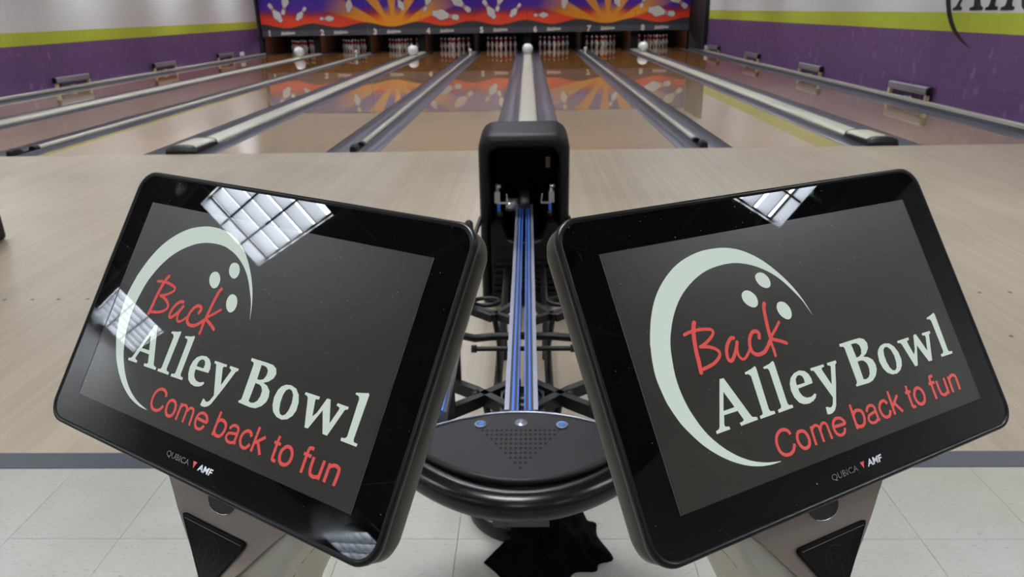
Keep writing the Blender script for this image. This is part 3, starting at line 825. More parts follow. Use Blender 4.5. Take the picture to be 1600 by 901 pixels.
# ---------------------------------------------------------------- painted logo on the right wall
LOGO = {"moon":[[17.04,118.87],[20.43,127.82],[26.11,140.02],[34.73,152.83],[45.97,163.67],[60.13,172.93],[74.87,178.59],[92.46,181.78],[111.37,181.27],[126.17,178.07],[138.62,172.3],[151.08,163.26],[162.37,151.3],[171.87,138.07],[178.52,124.32],[182.87,110.0],[177.85,122.94],[171.87,132.55],[162.17,145.3],[151.03,154.73],[137.78,161.94],[124.65,166.09],[115.37,167.33],[105.44,167.3],[92.99,165.99],[79.68,162.03],[65.26,154.66],[53.82,145.63],[44.52,134.63],[37.92,123.36],[35.14,116.81],[32.98,108.82],[30.53,93.63],[30.89,79.73],[33.33,67.16],[37.35,55.94],[36.53,57.56],[42.21,46.44],[51.22,34.97],[61.33,25.83],[72.5,18.76],[84.87,13.93],[94.96,11.71],[100.1,10.69],[90.8,10.78],[80.49,12.36],[70.89,15.16],[61.98,19.22],[53.58,24.18],[43.17,32.32],[33.66,42.27],[25.19,54.56],[21.35,61.65],[16.41,75.11],[14.46,86.17],[13.6,97.48],[15.26,110.04],[17.46,119.15]],"dots":[[[136.36,151.77],[138.77,154.33],[142.83,154.92],[146.62,153.48],[149.88,149.43],[150.34,144.87],[148.27,141.77],[144.2,141.21],[139.55,143.52],[136.83,147.25]],[[116.19,139.26],[118.48,142.22],[122.56,143.13],[126.77,141.5],[130.4,137.14],[130.68,132.23],[128.7,129.21],[124.59,128.34],[119.6,130.92],[116.54,135.05]],[[147.77,124.14],[150.07,127.14],[153.97,127.79],[158.25,125.91],[161.17,121.11],[161.16,116.19],[158.5,112.78],[154.44,112.4],[150.08,115.4],[147.65,119.77]]],"back":[[3.68,[[62.57,127.96],[61.14,126.02],[58.26,118.48],[55.95,107.26],[55.16,98.72],[54.1,90.67]]],[2.53,[[50.05,120.9],[56.02,121.88],[63.34,122.02],[71.21,121.03],[75.78,119.73],[77.06,117.23],[73.34,113.9],[66.96,110.79],[60.8,109.14]]],[2.66,[[60.8,109.14],[68.37,107.54],[74.46,104.41],[76.73,100.97],[74.3,97.45],[67.4,94.21],[57.12,92.51]]],[3.05,[[94.42,109.17],[91.64,109.37],[87.54,106.48],[84.18,101.97],[82.72,96.36],[83.7,93.19],[86.58,93.29],[91.55,98.16],[94.95,102.67],[96.41,105.37]]],[2.3,[[96.41,105.37],[94.19,99.84],[93.85,94.68],[96.74,91.45],[101.31,93.07],[106.11,97.3],[107.48,99.27]]],[3.14,[[119.27,104.03],[120.52,107.23],[118.94,109.47],[115.15,109.86],[110.88,106.91],[107.95,101.44],[107.72,95.44],[112.0,91.88],[119.09,92.25],[124.63,95.64],[128.85,99.36]]],[3.39,[[136.27,129.47],[134.4,126.27],[132.69,118.75],[131.42,110.43],[130.47,102.88]]],[2.71,[[130.47,102.88],[129.58,97.67],[129.76,91.49],[129.36,87.37]]],[2.42,[[144.65,112.09],[139.47,108.03],[133.44,103.82],[128.85,99.36]]],[2.9,[[131.04,100.83],[136.11,98.62],[141.21,96.4],[144.86,94.31]]]],"alley":[[[[68.64,82.14],[72.6,82.03],[85.63,50.97],[87.05,48.3],[91.36,47.16],[91.45,45.01],[74.19,44.64],[73.71,47.05],[77.08,47.31],[78.38,48.29],[75.48,55.79],[61.93,55.86],[59.35,49.06],[59.89,47.76],[63.36,47.07],[63.44,44.91],[50.25,44.64],[50.17,46.77],[53.09,47.43],[54.45,48.69]],[[68.3,72.38],[73.86,59.15],[62.73,58.92]]],[[[94.11,81.54],[101.11,82.7],[105.54,83.99],[106.32,82.92],[105.03,49.85],[105.95,47.95],[109.7,47.29],[109.86,45.1],[94.28,44.83],[94.19,46.98],[97.28,47.55],[98.07,48.89],[98.75,77.42],[97.02,79.52],[93.91,79.88]]],[[[113.2,81.39],[120.58,82.54],[124.48,83.99],[125.52,82.85],[124.84,49.78],[125.77,47.84],[129.22,47.28],[129.2,45.09],[113.31,44.78],[113.32,47.15],[116.76,47.66],[117.72,49.12],[118.11,77.18],[117.26,79.31],[113.45,79.95]]],[[[157.05,58.35],[140.58,57.63],[140.83,54.23],[142.6,51.02],[145.89,48.99],[150.43,48.46],[153.2,49.2],[155.12,50.14],[156.81,49.25],[155.28,46.95],[151.62,45.03],[146.36,44.08],[141.01,44.83],[136.53,47.29],[133.69,52.11],[132.69,57.88],[133.81,63.17],[136.75,67.38],[141.83,70.08],[147.91,70.83],[152.95,69.34],[156.21,66.12],[157.54,61.92]],[[140.51,60.43],[149.28,60.43],[149.73,63.71],[148.55,66.23],[146.28,67.46],[143.76,67.18],[141.41,65.26],[140.45,62.68]]],[[[159.77,69.81],[175.28,69.88],[175.3,67.92],[172.12,67.55],[171.76,65.83],[176.5,52.56],[182.23,66.38],[181.54,67.4],[179.29,67.9],[179.31,69.93],[189.95,69.99],[189.92,67.95],[187.88,66.94],[181.3,52.16],[173.11,35.62],[170.36,32.78],[166.62,31.25],[163.09,31.08],[161.01,31.8],[161.84,37.32],[164.12,36.97],[165.55,35.92],[168.06,36.01],[170.22,37.73],[172.79,42.76],[163.14,66.34],[162.64,67.31],[159.94,67.77]]],[[[199.92,81.65],[218.07,81.97],[225.39,81.74],[229.78,79.92],[232.0,76.04],[230.77,71.76],[226.65,68.12],[221.78,66.02],[226.94,64.68],[231.14,61.51],[232.5,57.09],[231.75,52.76],[228.25,48.34],[222.75,45.16],[216.97,44.29],[202.53,44.72],[201.94,45.95],[204.09,47.27],[204.59,48.61],[204.44,76.98],[203.73,78.62],[200.0,79.41]],[[213.25,78.85],[213.84,67.01],[217.1,67.19],[220.55,68.68],[222.35,72.05],[222.24,75.83],[219.79,78.22],[216.93,78.82]],[[213.44,63.68],[212.92,48.52],[215.73,47.88],[219.45,48.87],[222.01,51.24],[223.5,55.36],[223.27,59.87],[220.61,62.85],[217.87,63.67]]],[[[239.35,64.63],[241.71,67.92],[245.85,70.46],[251.33,71.38],[257.35,70.19],[261.89,66.3],[264.39,60.76],[264.79,54.53],[262.78,49.62],[258.76,45.95],[253.27,44.16],[247.49,44.72],[242.38,47.38],[239.37,51.81],[237.96,58.14]],[[247.8,66.61],[246.32,62.36],[246.26,56.31],[247.55,50.73],[249.79,47.82],[252.82,47.29],[255.45,48.97],[257.25,53.13],[257.83,59.11],[256.53,64.75],[253.7,67.65],[250.72,68.29]]],[[[267.85,70.1],[283.09,70.29],[282.99,68.12],[279.8,67.6],[279.71,66.45],[282.1,54.65],[285.15,58.27],[290.42,70.91],[293.97,70.97],[294.4,69.69],[300.27,54.26],[304.86,66.35],[304.43,67.63],[301.25,68.29],[301.56,70.21],[312.76,70.16],[312.85,68.3],[310.18,67.25],[301.7,45.15],[297.05,45.31],[289.88,61.57],[281.69,45.06],[278.15,44.92],[271.75,66.56],[270.19,67.82],[267.58,68.22]]],[[[315.32,81.9],[321.5,83.13],[326.56,84.43],[327.63,83.16],[326.65,49.41],[327.5,47.79],[331.35,47.44],[331.1,45.26],[315.25,45.34],[315.25,47.72],[318.44,47.98],[320.06,49.62],[319.76,78.19],[318.46,80.07],[315.12,80.56]]]],"come":[[2.78,[[117.12,26.83],[116.35,29.6],[113.14,31.65],[108.68,31.88],[104.34,29.65],[101.82,25.46],[101.42,20.75],[102.71,16.5],[106.33,13.72],[111.11,13.34],[115.35,15.23],[118.16,19.34]]],[2.84,[[122.98,23.59],[125.05,26.13],[128.82,26.52],[131.91,24.98],[133.62,21.44],[133.68,17.72],[132.07,14.45],[128.72,13.19],[125.63,13.83],[123.25,16.78],[122.42,20.67],[122.98,23.59]]],[2.49,[[139.56,27.38],[138.94,12.63]]],[2.38,[[139.73,24.21],[142.12,26.41],[145.3,26.67],[147.55,25.03],[147.86,22.13],[147.82,12.77]]],[2.4,[[148.37,22.62],[151.12,26.01],[154.43,26.43],[156.23,24.71],[156.53,21.79],[157.0,12.74]]],[2.58,[[163.2,20.85],[175.27,20.52],[174.57,23.58],[171.68,25.91],[167.37,26.35],[163.91,24.35],[162.44,20.6],[162.87,16.69],[165.04,13.92],[168.62,12.99],[172.04,14.33],[174.05,17.32]]],[2.78,[[187.75,32.93],[186.92,12.87]]],[2.8,[[187.93,24.43],[190.54,26.71],[194.73,26.66],[197.86,24.58],[198.51,20.5],[196.86,16.03],[193.57,13.95],[189.56,14.32],[187.44,16.47]]],[2.57,[[203.06,22.95],[205.79,26.22],[209.54,26.96],[212.62,25.54],[213.31,22.4],[213.21,15.17],[214.7,13.48]]],[2.41,[[213.1,21.13],[207.91,20.43],[204.02,19.43],[202.46,16.55],[204.3,13.81],[208.67,13.03],[212.47,14.7],[213.32,17.12]]],[2.76,[[229.09,23.53],[227.2,26.33],[223.57,26.88],[220.12,24.71],[218.44,21.13],[219.08,17.0],[221.81,14.01],[226.01,13.62],[228.61,15.63],[229.93,17.98]]],[2.65,[[234.39,33.04],[233.61,13.06]]],[2.66,[[243.75,27.43],[234.81,20.46]]],[2.81,[[237.02,22.62],[243.73,13.23]]],[2.71,[[257.76,32.33],[257.3,27.97],[257.25,16.36],[257.83,13.83],[261.34,13.65]]],[2.57,[[254.0,26.7],[261.2,26.71]]],[2.91,[[265.23,24.72],[267.56,26.93],[271.38,27.22],[274.56,24.59],[275.63,20.18],[274.04,15.72],[270.13,13.57],[266.03,14.56],[263.97,18.15],[263.81,22.3],[265.23,24.72]]],[2.83,[[294.29,32.65],[291.07,32.67],[289.4,30.24],[288.98,13.17]]],[2.67,[[285.86,27.19],[293.95,27.07]]],[2.85,[[296.6,27.52],[296.56,19.42],[297.82,15.25],[301.43,14.04],[305.44,15.21],[307.06,16.94]]],[2.88,[[307.22,27.92],[306.59,13.52]]],[2.89,[[313.12,27.64],[312.65,13.5]]],[2.92,[[313.02,24.8],[316.72,27.18],[320.65,27.22],[322.98,24.67],[322.28,13.72]]]]}
t = thing('wall_logo', 'black painted arc and serif lettering on the right wall above the lime band', 'sign', (WALL_R - .004, 9.5, 1.145))
def on_wall(a, z, d=-.0012): return (d, -a, z)       # a grows toward the camera
al = LOGO['alley']
ax0 = min(p[0] for p in al[0][0]); ex0 = min(p[0] for p in al[3][0])
sc = 1.24 / (ex0 - ax0)
def unslope(g):
    # text line on the screens rises slightly; level it, and slant the letters
    return g
bx, by = al[0][0][14][0], al[0][0][14][1]
ang = 0.0
for g, nm in zip(al[:5], 'Alley'):
    base = min(p[1] for p in al[0][0])
    mb = MB()
    mb.poly([[((p[0] - ax0) * sc, (p[1] - base) * sc) for p in L] for L in g], lambda a, z: on_wall(a + z * .16, z + (-.012 if 0 else 0)))
    mb.build('letter', M['ink'], t, recalc=False)
def arc_pt(u):   # crescent edge through points measured on the wall (distance toward camera, height)
    return u
P0 = [(.54, -.417), (.30, -.34), (.12, -.25), (-.03, -.13), (-.14, .02), (-.22, .2), (-.26, .42), (-.24, .66), (-.14, .9), (.05, 1.1), (.35, 1.24), (.75, 1.3)]
P1 = [(.54, -.417), (.33, -.31), (.17, -.215), (.04, -.09), (-.05, .05), (-.11, .22), (-.13, .42), (-.10, .64), (-.01, .84), (.15, 1.0), (.40, 1.14), (.75, 1.3)]
def smooth_line(P, n=4):
    out = []
    for i in range(len(P) - 1):
        p0 = P[max(i - 1, 0)]; p1 = P[i]; p2 = P[i + 1]; p3 = P[min(i + 2, len(P) - 1)]
        for k in range(n):
            u = k / n
            out.append(tuple(.5 * (2 * p1[j] + (p2[j] - p0[j]) * u + (2 * p0[j] - 5 * p1[j] + 4 * p2[j] - p3[j]) * u * u + (3 * p1[j] - p0[j] - 3 * p2[j] + p3[j]) * u ** 3) for j in range(len(p1))))
    out.append(tuple(P[-1]))
    return out
a_, b_ = smooth_line(P0), smooth_line(P1)
mb = MB()
for k in range(len(a_) - 1):
    q = [on_wall(*a_[k]), on_wall(*a_[k + 1]), on_wall(*b_[k + 1]), on_wall(*b_[k])]
    mb.add(q, [(0, 1, 2, 3)])
mb.build('arc', M['ink'], t, recalc=False)

# ---------------------------------------------------------------- ball return
BX = -.0115
def hood_loop(hw, z0, z1, r, y, dz=0):
    return [(p[0], y, p[1] + dz) for p in rrect(-hw, hw, z0, z1, (.03, r, r, .03), 6)]
def make_return():
    t = thing('ball_return', None, 'ball return', (BX, 3.05, 0))
    # local y = world y - 3.05
    L = []
    L.append(hood_loop(.146, .055, .700, .05, .60))
    L.append(hood_loop(.148, .05, .702, .05, .05))
    L.append(hood_loop(.152, .045, .706, .054, .012))
    L.append(hood_loop(.160, .035, .716, .056, .0))
    L.append(hood_loop(.176, .01, .738, .060, -.002))
    L.append(hood_loop(.187, .003, .754, .064, .012))
    L.append(hood_loop(.193, 0, .764, .068, .035))
    L.append(hood_loop(.199, 0, .766, .07, .35))
    L.append(hood_loop(.199, 0, .62, .09, .75))
    L.append(hood_loop(.197, 0, .36, .08, 1.02))
    L.append(hood_loop(.190, 0, .20, .06, 1.10))
    MB().loft(L, cap0=True, cap1=True).build('hood', M['hood'], t)
    # skirt with ribs, notched for the track
    sk = MB()
    out = [(-.145, .03), (.145, .03), (.145, .375), (.125, .392), (.10, .385), (.085, .345), (.07, .312), (.045, .302), (-.045, .302), (-.07, .312), (-.085, .345), (-.10, .385), (-.125, .392), (-.145, .375)]
    sk.loft([[(p[0], y, p[1]) for p in out] for y in (-.05, .03)], smooth=False)
    s_ = sk.build('skirt', M['hood'], t)
    for k in range(6):
        MB().loft([[(p[0], y, p[1]) for p in rrect(-.135, .135, .07 + k * .028, .084 + k * .028, .004, 2)] for y in (-.062, -.0505)], smooth=False).build('rib', M['hood'], s_)
    MB().box(-.12, -.06, -.056, -.0505, .25, .256).box(.06, .12, -.056, -.0505, .25, .256).box(-.12, -.06, -.056, -.0505, .275, .281).box(.06, .12, -.056, -.0505, .275, .281).build('moulded_line', M['hood'], s_)
    MB().tube([(-.07, -.052, .318), (-.045, -.053, .309), (.045, -.053, .309), (.07, -.052, .318)], .006, 8).build('lip', M['fascia'], s_)
    # rollers and guides inside
    MB().lathe([(0, -.024), (.062, -.024), (.066, -.018), (.066, .018), (.062, .024), (0, .024)], 28, (0, .10, .435), axis='x').build('lift_wheel', M['black'], t)
    MB().lathe([(0, -.085), (.028, -.085), (.030, -.08), (.030, -.027), (0, -.0265)], 20, (0, .10, .435), axis='x').build('axle_sleeve', M['steel'], t)
    for s in (-1, 1):
        cx = s * .118
        c = MB()
        c.box(cx - .012, cx + .012, .06, .075, .455, .505)
        c.bar((cx, .067, .50), (cx + .001, .07, .535), .012, .012)
        c.box(cx - s * .006, cx - s * .045, .055, .066, .452, .461)
        c.bar((cx - s * .045, .06, .455), (cx - s * .040, .06, .497), .006, .006)
        c.lathe([(0, -.012), (.009, -.012), (.009, .012), (0, .012)], 10, (cx + .004, .066, .528), axis='x')
        cl = c.build('guide_clip', M['steel'], t)
        MB().loft([[(cx - s * .006 + p[0], y, p[1]) for p in rrect(-.0065, .0065, .418, .455, .005, 3)] for y in (.045, .062)], smooth=False).build('guide_pad', M['blue'], cl)
        MB().lathe([(0, -.01), (.016, -.01), (.018, 0), (.016, .01), (0, .01)], 14, (cx - s * .006, .054, .406), axis='y').build('pad_wheel', M['black'], cl)
    MB().box(.098, .118, .30, .302, .56, .61).build('sticker', M['block'], t)
    # centre track: two extruded rails with blue runners
    y0, y1 = 1.372 - 3.05, .09
    for s in (-1, 1):
        r = MB(); a = s * .0055; b2 = s * .0365
        lo, hi = sorted((a, b2))
        r.box(lo, hi, y0, y1, .405, .430)
        o1, o2 = sorted((s * .0265, s * .0365)); r.box(o1, o2, y0, y1, .4301, .442)
        rr_ = r.build('track_rail', M['alu'], t)
        g = MB()
        for p, q in ((.0055, .0265),):
            lo, hi = sorted((s * p, s * q)); g.box(lo, hi, y0, y1, .4301, .436)
        g.build('rail_channel', M['black'], rr_)
        for p, q, hh in ((.0158, .0208, .4405), (.0062, .0092, .4395)):
            lo, hi = sorted((s * p, s * q)); MB().box(lo, hi, y0, y1, .4361, hh).build('blue_runner', M['blue'], rr_)
    # outer rails
    for s in (-1, 1):
        xo = s * .168
        r = MB().box(xo - .010, xo + .010, y0 - .03, 2.40 - 3.05, .430, .452)
        r_ = r.build('side_rail', M['alu'], t)
        MB().box(xo - .003, xo + .003, y0 - .03, 2.40 - 3.05, .4521, .458).build('blue_runner', M['blue'], r_)
        MB().box(xo - .0095, xo - .0035, y0 - .03, 2.40 - 3.05, .4521, .454).box(xo + .0035, xo + .0095, y0 - .03, 2.40 - 3.05, .4521, .454).build('rail_channel', M['black'], r_)
        MB().tube([(s * .212, -.35, .25), (s * .212, -.35, .45), (s * .212, -.35, .485), (s * .212, -.35, .494)], [.018, .018, .016, .006], 14).build('end_post', bpy.data.materials.get('brown_rubber') or mat('brown_rubber', (52, 40, 40), .5), t)
        MB().bar((s * .168, -.40, .425), (s * .212, -.35, .40), .02, .02).build('post_bracket', M['frame'], t)
    # lengthwise frame tubes
    for s in (-1, 1):
        MB().tube([(s * .077, 1.50 - 3.05, .20), (s * .077, -.06, .20)], .0125, 12).build('frame_tube', M['frame'], t)
    # scissor braces, near pair
    def brace(parent, pts, w, h):
        mb = MB()
        for p, q in zip(pts[:-1], pts[1:]): mb.bar(p, q, w, h)
        return mb.build('brace_bar', M['frame'], parent)
    for s in (-1, 1):
        brace(t, [(s * .205, 1.70 - 3.05, .335), (s * .118, 1.645 - 3.05, .33), (s * .012, 1.54 - 3.05, .33)], .020, .032)
        brace(t, [(s * .205, 1.52 - 3.05, .335), (s * .118, 1.60 - 3.05, .33), (s * .012, 1.70 - 3.05, .33)], .020, .032)
        MB().lathe([(0, -.012), (.009, -.012), (.009, .024), (0, .024)], 10, (s * .118, 1.622 - 3.05, .325), axis='z').build('pivot', M['black'], t)
        MB().bar((s * .168, 1.70 - 3.05, .34), (s * .168, 1.70 - 3.05, .43), .014, .02, up=(0, 1, 0)).build('rail_post', M['frame'], t)
        MB().bar((s * .168, 1.53 - 3.05, .34), (s * .168, 1.53 - 3.05, .43), .014, .02, up=(0, 1, 0)).build('rail_post', M['frame'], t)
        # far pair
        brace(t, [(s * .19, 2.10 - 3.05 + .10, .335), (s * .10, 2.13 - 3.05, .33), (s * .012, 2.27 - 3.05, .33)], .017, .024)
        brace(t, [(s * .20, 2.22 - 3.05, .335), (s * .10, 2.16 - 3.05, .33), (s * .012, 2.09 - 3.05, .33)], .017, .024)
        MB().tube([(s * (.125 + .045 * math.cos(a)), 2.25 - 3.05 + .032 * math.sin(a), .338) for a in [j * math.pi / 8 for j in range(16)]], .0075, 8, closed=True).build('loop_bracket', M['frame'], t)
        for yb in (2.16, 1.622):
            MB().tube([(s * .077, yb - 3.05, .205), (s * .095, yb - 3.05, .325)], .009, 8).build('brace_strut', M['frame'], t)
        MB().bar((s * .168, 2.22 - 3.05, .34), (s * .168, 2.22 - 3.05, .43), .014, .02, up=(0, 1, 0)).build('rail_post', M['frame'], t)
        MB().bar((s * .206, -.35, .39), (s * .193, .05, .39), .012, .02).build('post_arm', M['frame'], t)
        MB().bar((s * .168, -.66, .42), (s * .206, -.36, .40), .012, .02).build('post_arm', M['frame'], t)
        MB().tube([(s * .077, 2.50 - 3.05, .0), (s * .077, 2.50 - 3.05, .195)], .011, 8).build('frame_foot', M['frame'], t)
        for yb in (2.05, 2.0):
            MB().tube([(s * .077, yb - 3.05, .20), (s * .077, yb - 3.05, .292)], .006, 8).build('arm_strut', M['frame'], t)
        # curved cross arm
        MB().tube([(s * .235, 2.115 - 3.05, .31), (s * .20, 2.068 - 3.05, .30), (s * .15, 2.043 - 3.05, .30), (s * .10, 2.055 - 3.05, .30), (s * .0, 2.06 - 3.05, .30)], .0125, 10).build('curved_arm', M['frame'], t)
        MB().tube([(s * .0, 2.0 - 3.05, .285), (s * .145, 2.0 - 3.05, .285)], .0075, 10).build('cross_rod', M['frame'], t)
        MB().lathe([(0, -.008), (.012, -.008), (.012, .008), (0, .008)], 10, (s * .15, 2.0 - 3.05, .285), axis='x').build('rod_end', M['black'], t)
    # console at the player end
    def plate_loop(z, g=0.):
        pts = []
        n = 20
        for k in range(n + 1):
            x_ = -.243 + .486 * k / n
            pts.append((x_ * (1 + g * 3), 1.122 + 2.33 * x_ * x_ - g - 3.05, z))
        for k in range(1, n):
            x_ = .243 - .486 * k / n
            pts.append((x_ * (1 + g * 3), 1.365 - 1.68 * x_ * x_ + g - 3.05, z))
        return pts
    MB().loft([plate_loop(.375, -.085), plate_loop(.40, -.04), plate_loop(.418, -.006), plate_loop(.432, 0), plate_loop(.4395, -.004), plate_loop(.44, -.009)]).build('console_top', M['console'], t)
    bp2 = []
    for k in range(25):
        x_ = -.262 + .524 * k / 24
        bp2.append((x_, 1.098 + 2.5 * x_ * x_ - 3.05, .403))
    rad = [.030 if 0 < k < 24 else .02 for k in range(25)]
    MB().tube(bp2, rad, 16).build('bumper', M['gloss'], t)
    bt = [(p[0] * .97, p[1] + .03, .43) for p in bp2[2:-2]]
    mb = MB().tube(bt, .0035, 6); mb.build('bumper_seam', M['pit'], t)
    MB().tube([(x_, 1.368 - 1.68 * x_ * x_ - 3.05, .438) for x_ in [-.24 + .48 * k / 20 for k in range(21)]], .003, 6).build('back_lip', M['alu'], t)
    for bxx, byy in ((-.084, 1.315), (.085, 1.311)):
        b1 = MB().lathe([(.0, .006), (.005, .0052), (.0085, .002), (.0085, -.001)], 18, (bxx, byy - 3.05, .4405)).build('blower_button', mat('button_blue', (64, 120, 190), .3, coat=.5) if 'button_blue' not in bpy.data.materials else bpy.data.materials['button_blue'], t)
        MB().tube([(bxx + .0108 * math.cos(a), byy - 3.05 + .0108 * math.sin(a), .4412) for a in [j * math.pi / 8 for j in range(16)]], .0022, 6, closed=True).build('button_ring', M['alu'], b1)
    MB().lathe([(.0, .005), (.004, .0045), (.0062, .002), (.0063, .001), (.0125, .0006), (.0135, -.001)], 18, (0, 1.323 - 3.05, .4405)).build('lock_boss', M['alu'], t)
    hs = MB()
    for rj in range(9):
        yy = 1.292 - rj * .0163
        half = .076 - rj * .0093
        n = max(0, round(half / .0098 * .98))
        for c in range(-n, n + 1):
            if rj == 8 and c: continue
            cx = c * .0098
            hs.add([(cx + .0032 * math.cos(a), yy - 3.05 + .0032 * math.sin(a) * 1.2, .44035) for a in [j * math.pi / 4 for j in range(8)]], [tuple(range(8))])
    tag(hs.build('speaker_holes', M['pit'], t), None, None, kind='stuff')
    # pedestal
    MB().lathe([(0, 0), (.142, 0), (.145, .006), (.145, .034), (.139, .046), (.124, .052), (.118, .056), (.118, .08), (.112, .088), (.09, .094), (.052, .10), (.05, .30), (.05, .34), (0, .34)], 40, (.0, 1.612 - 3.05, 0)).build('pedestal', M['gloss'], t)
    MB().box(-.055, .055, 1.16 - 3.05, 1.66 - 3.05, .305, .335).build('console_bracket', M['fascia'], t)
    MB().tube([(-.077, 1.50 - 3.05, .20), (0, 1.50 - 3.05, .20), (.077, 1.50 - 3.05, .20)], .0125, 10).build('frame_tube', M['frame'], t)
    return t
ret = make_return()
ret['label'] = 'black ball return with blue-lined centre track between the two monitors'
ret2 = copy_tree(ret); ret2.location.x = -3.33 + BX + .012
ret2['label'] = 'black ball return hood edge cut off at the far left of the picture'

# ---------------------------------------------------------------- crumpled black cloth at the pedestal foot
out = [(-.108, 1.405), (-.085, 1.43), (-.045, 1.44), (-.04, 1.475), (.0, 1.50), (.042, 1.53), (.075, 1.535), (.117, 1.565), (.15, 1.552), (.176, 1.55), (.175, 1.50), (.207, 1.42), (.17, 1.40), (.16, 1.375), (.113, 1.372), (.09, 1.35), (.037, 1.34), (-.02, 1.335), (-.055, 1.345), (-.08, 1.375)]
out = smooth_line(out + [out[0]], 4)[:-1]
cx, cy = .05, 1.45
vs_ = []; fs = []; R_ = 16; n = len(out)
import mathutils
for r in range(R_ + 1):
    f = 1 - r / R_
    for k, p in enumerate(out):
        x_ = cx + (p[0] - cx) * f; y_ = cy + (p[1] - cy) * f
        nz = mathutils.noise.noise(Vector((x_ * 22, y_ * 22, .3))) ; n2 = abs(mathutils.noise.noise(Vector((x_ * 34, y_ * 16, 4.3))))
        z_ = .004 + min(1, (1 - f) * 3.0) * (.030 + .022 * nz + .045 * n2)
        dp_ = math.hypot(x_ + .0115, y_ - 1.612)          # where it lies over the round pedestal foot
        ft = .060 if dp_ < .15 else max(0, .060 * (1 - (dp_ - .15) / .03))
        if dp_ < .125: ft = .092
        vs_.append((x_ - cx, y_ - cy, max(.002, z_, ft + .3 * z_ if ft else 0) if r else max(.001, ft)))
for r in range(R_):
    for k in range(n):
        l = (k + 1) % n; fs.append((r * n + k, r * n + l, (r + 1) * n + l, (r + 1) * n + k))
mb = MB(); mb.add(vs_, fs, 0, True); o = mb.build('black_rag', M['cloth']); o.location = (cx, cy, .0)
tag(o, 'crumpled black cloth on the pale tiles below the ball return', 'cloth')

# ---------------------------------------------------------------- the two scoring monitors
MON = {'left': (-0.2397, 0.5574, 0.9943, -0.532, 0.604, -0.0037, 1), 'right': (0.2378, 0.5511, 0.9938, 0.5172, 0.6017, -0.0137, -1)}
MW, MH = .411, .2562
LW, LH = .344, .1935
def ribbon(mb, pts, w, z, mi=0):
    """flat stroke of width w with round ends through 2-D points"""
    P = smooth_line([tuple(p) for p in pts], 4) if len(pts) > 2 else [tuple(p) for p in pts]
    loop = []; Lf = []; Rt = []
    for i, p in enumerate(P):
        a = P[max(i - 1, 0)]; b2 = P[min(i + 1, len(P) - 1)]
        dx, dy = b2[0] - a[0], b2[1] - a[1]; q = math.hypot(dx, dy) or 1
        nx, ny = -dy / q * w / 2, dx / q * w / 2
        Lf.append((p[0] + nx, p[1] + ny)); Rt.append((p[0] - nx, p[1] - ny))
    for i in range(len(P) - 1):
        mb.add([(*Lf[i], z), (*Rt[i], z), (*Rt[i + 1], z), (*Lf[i + 1], z)], [(0, 1, 2, 3)], mi)
    return P

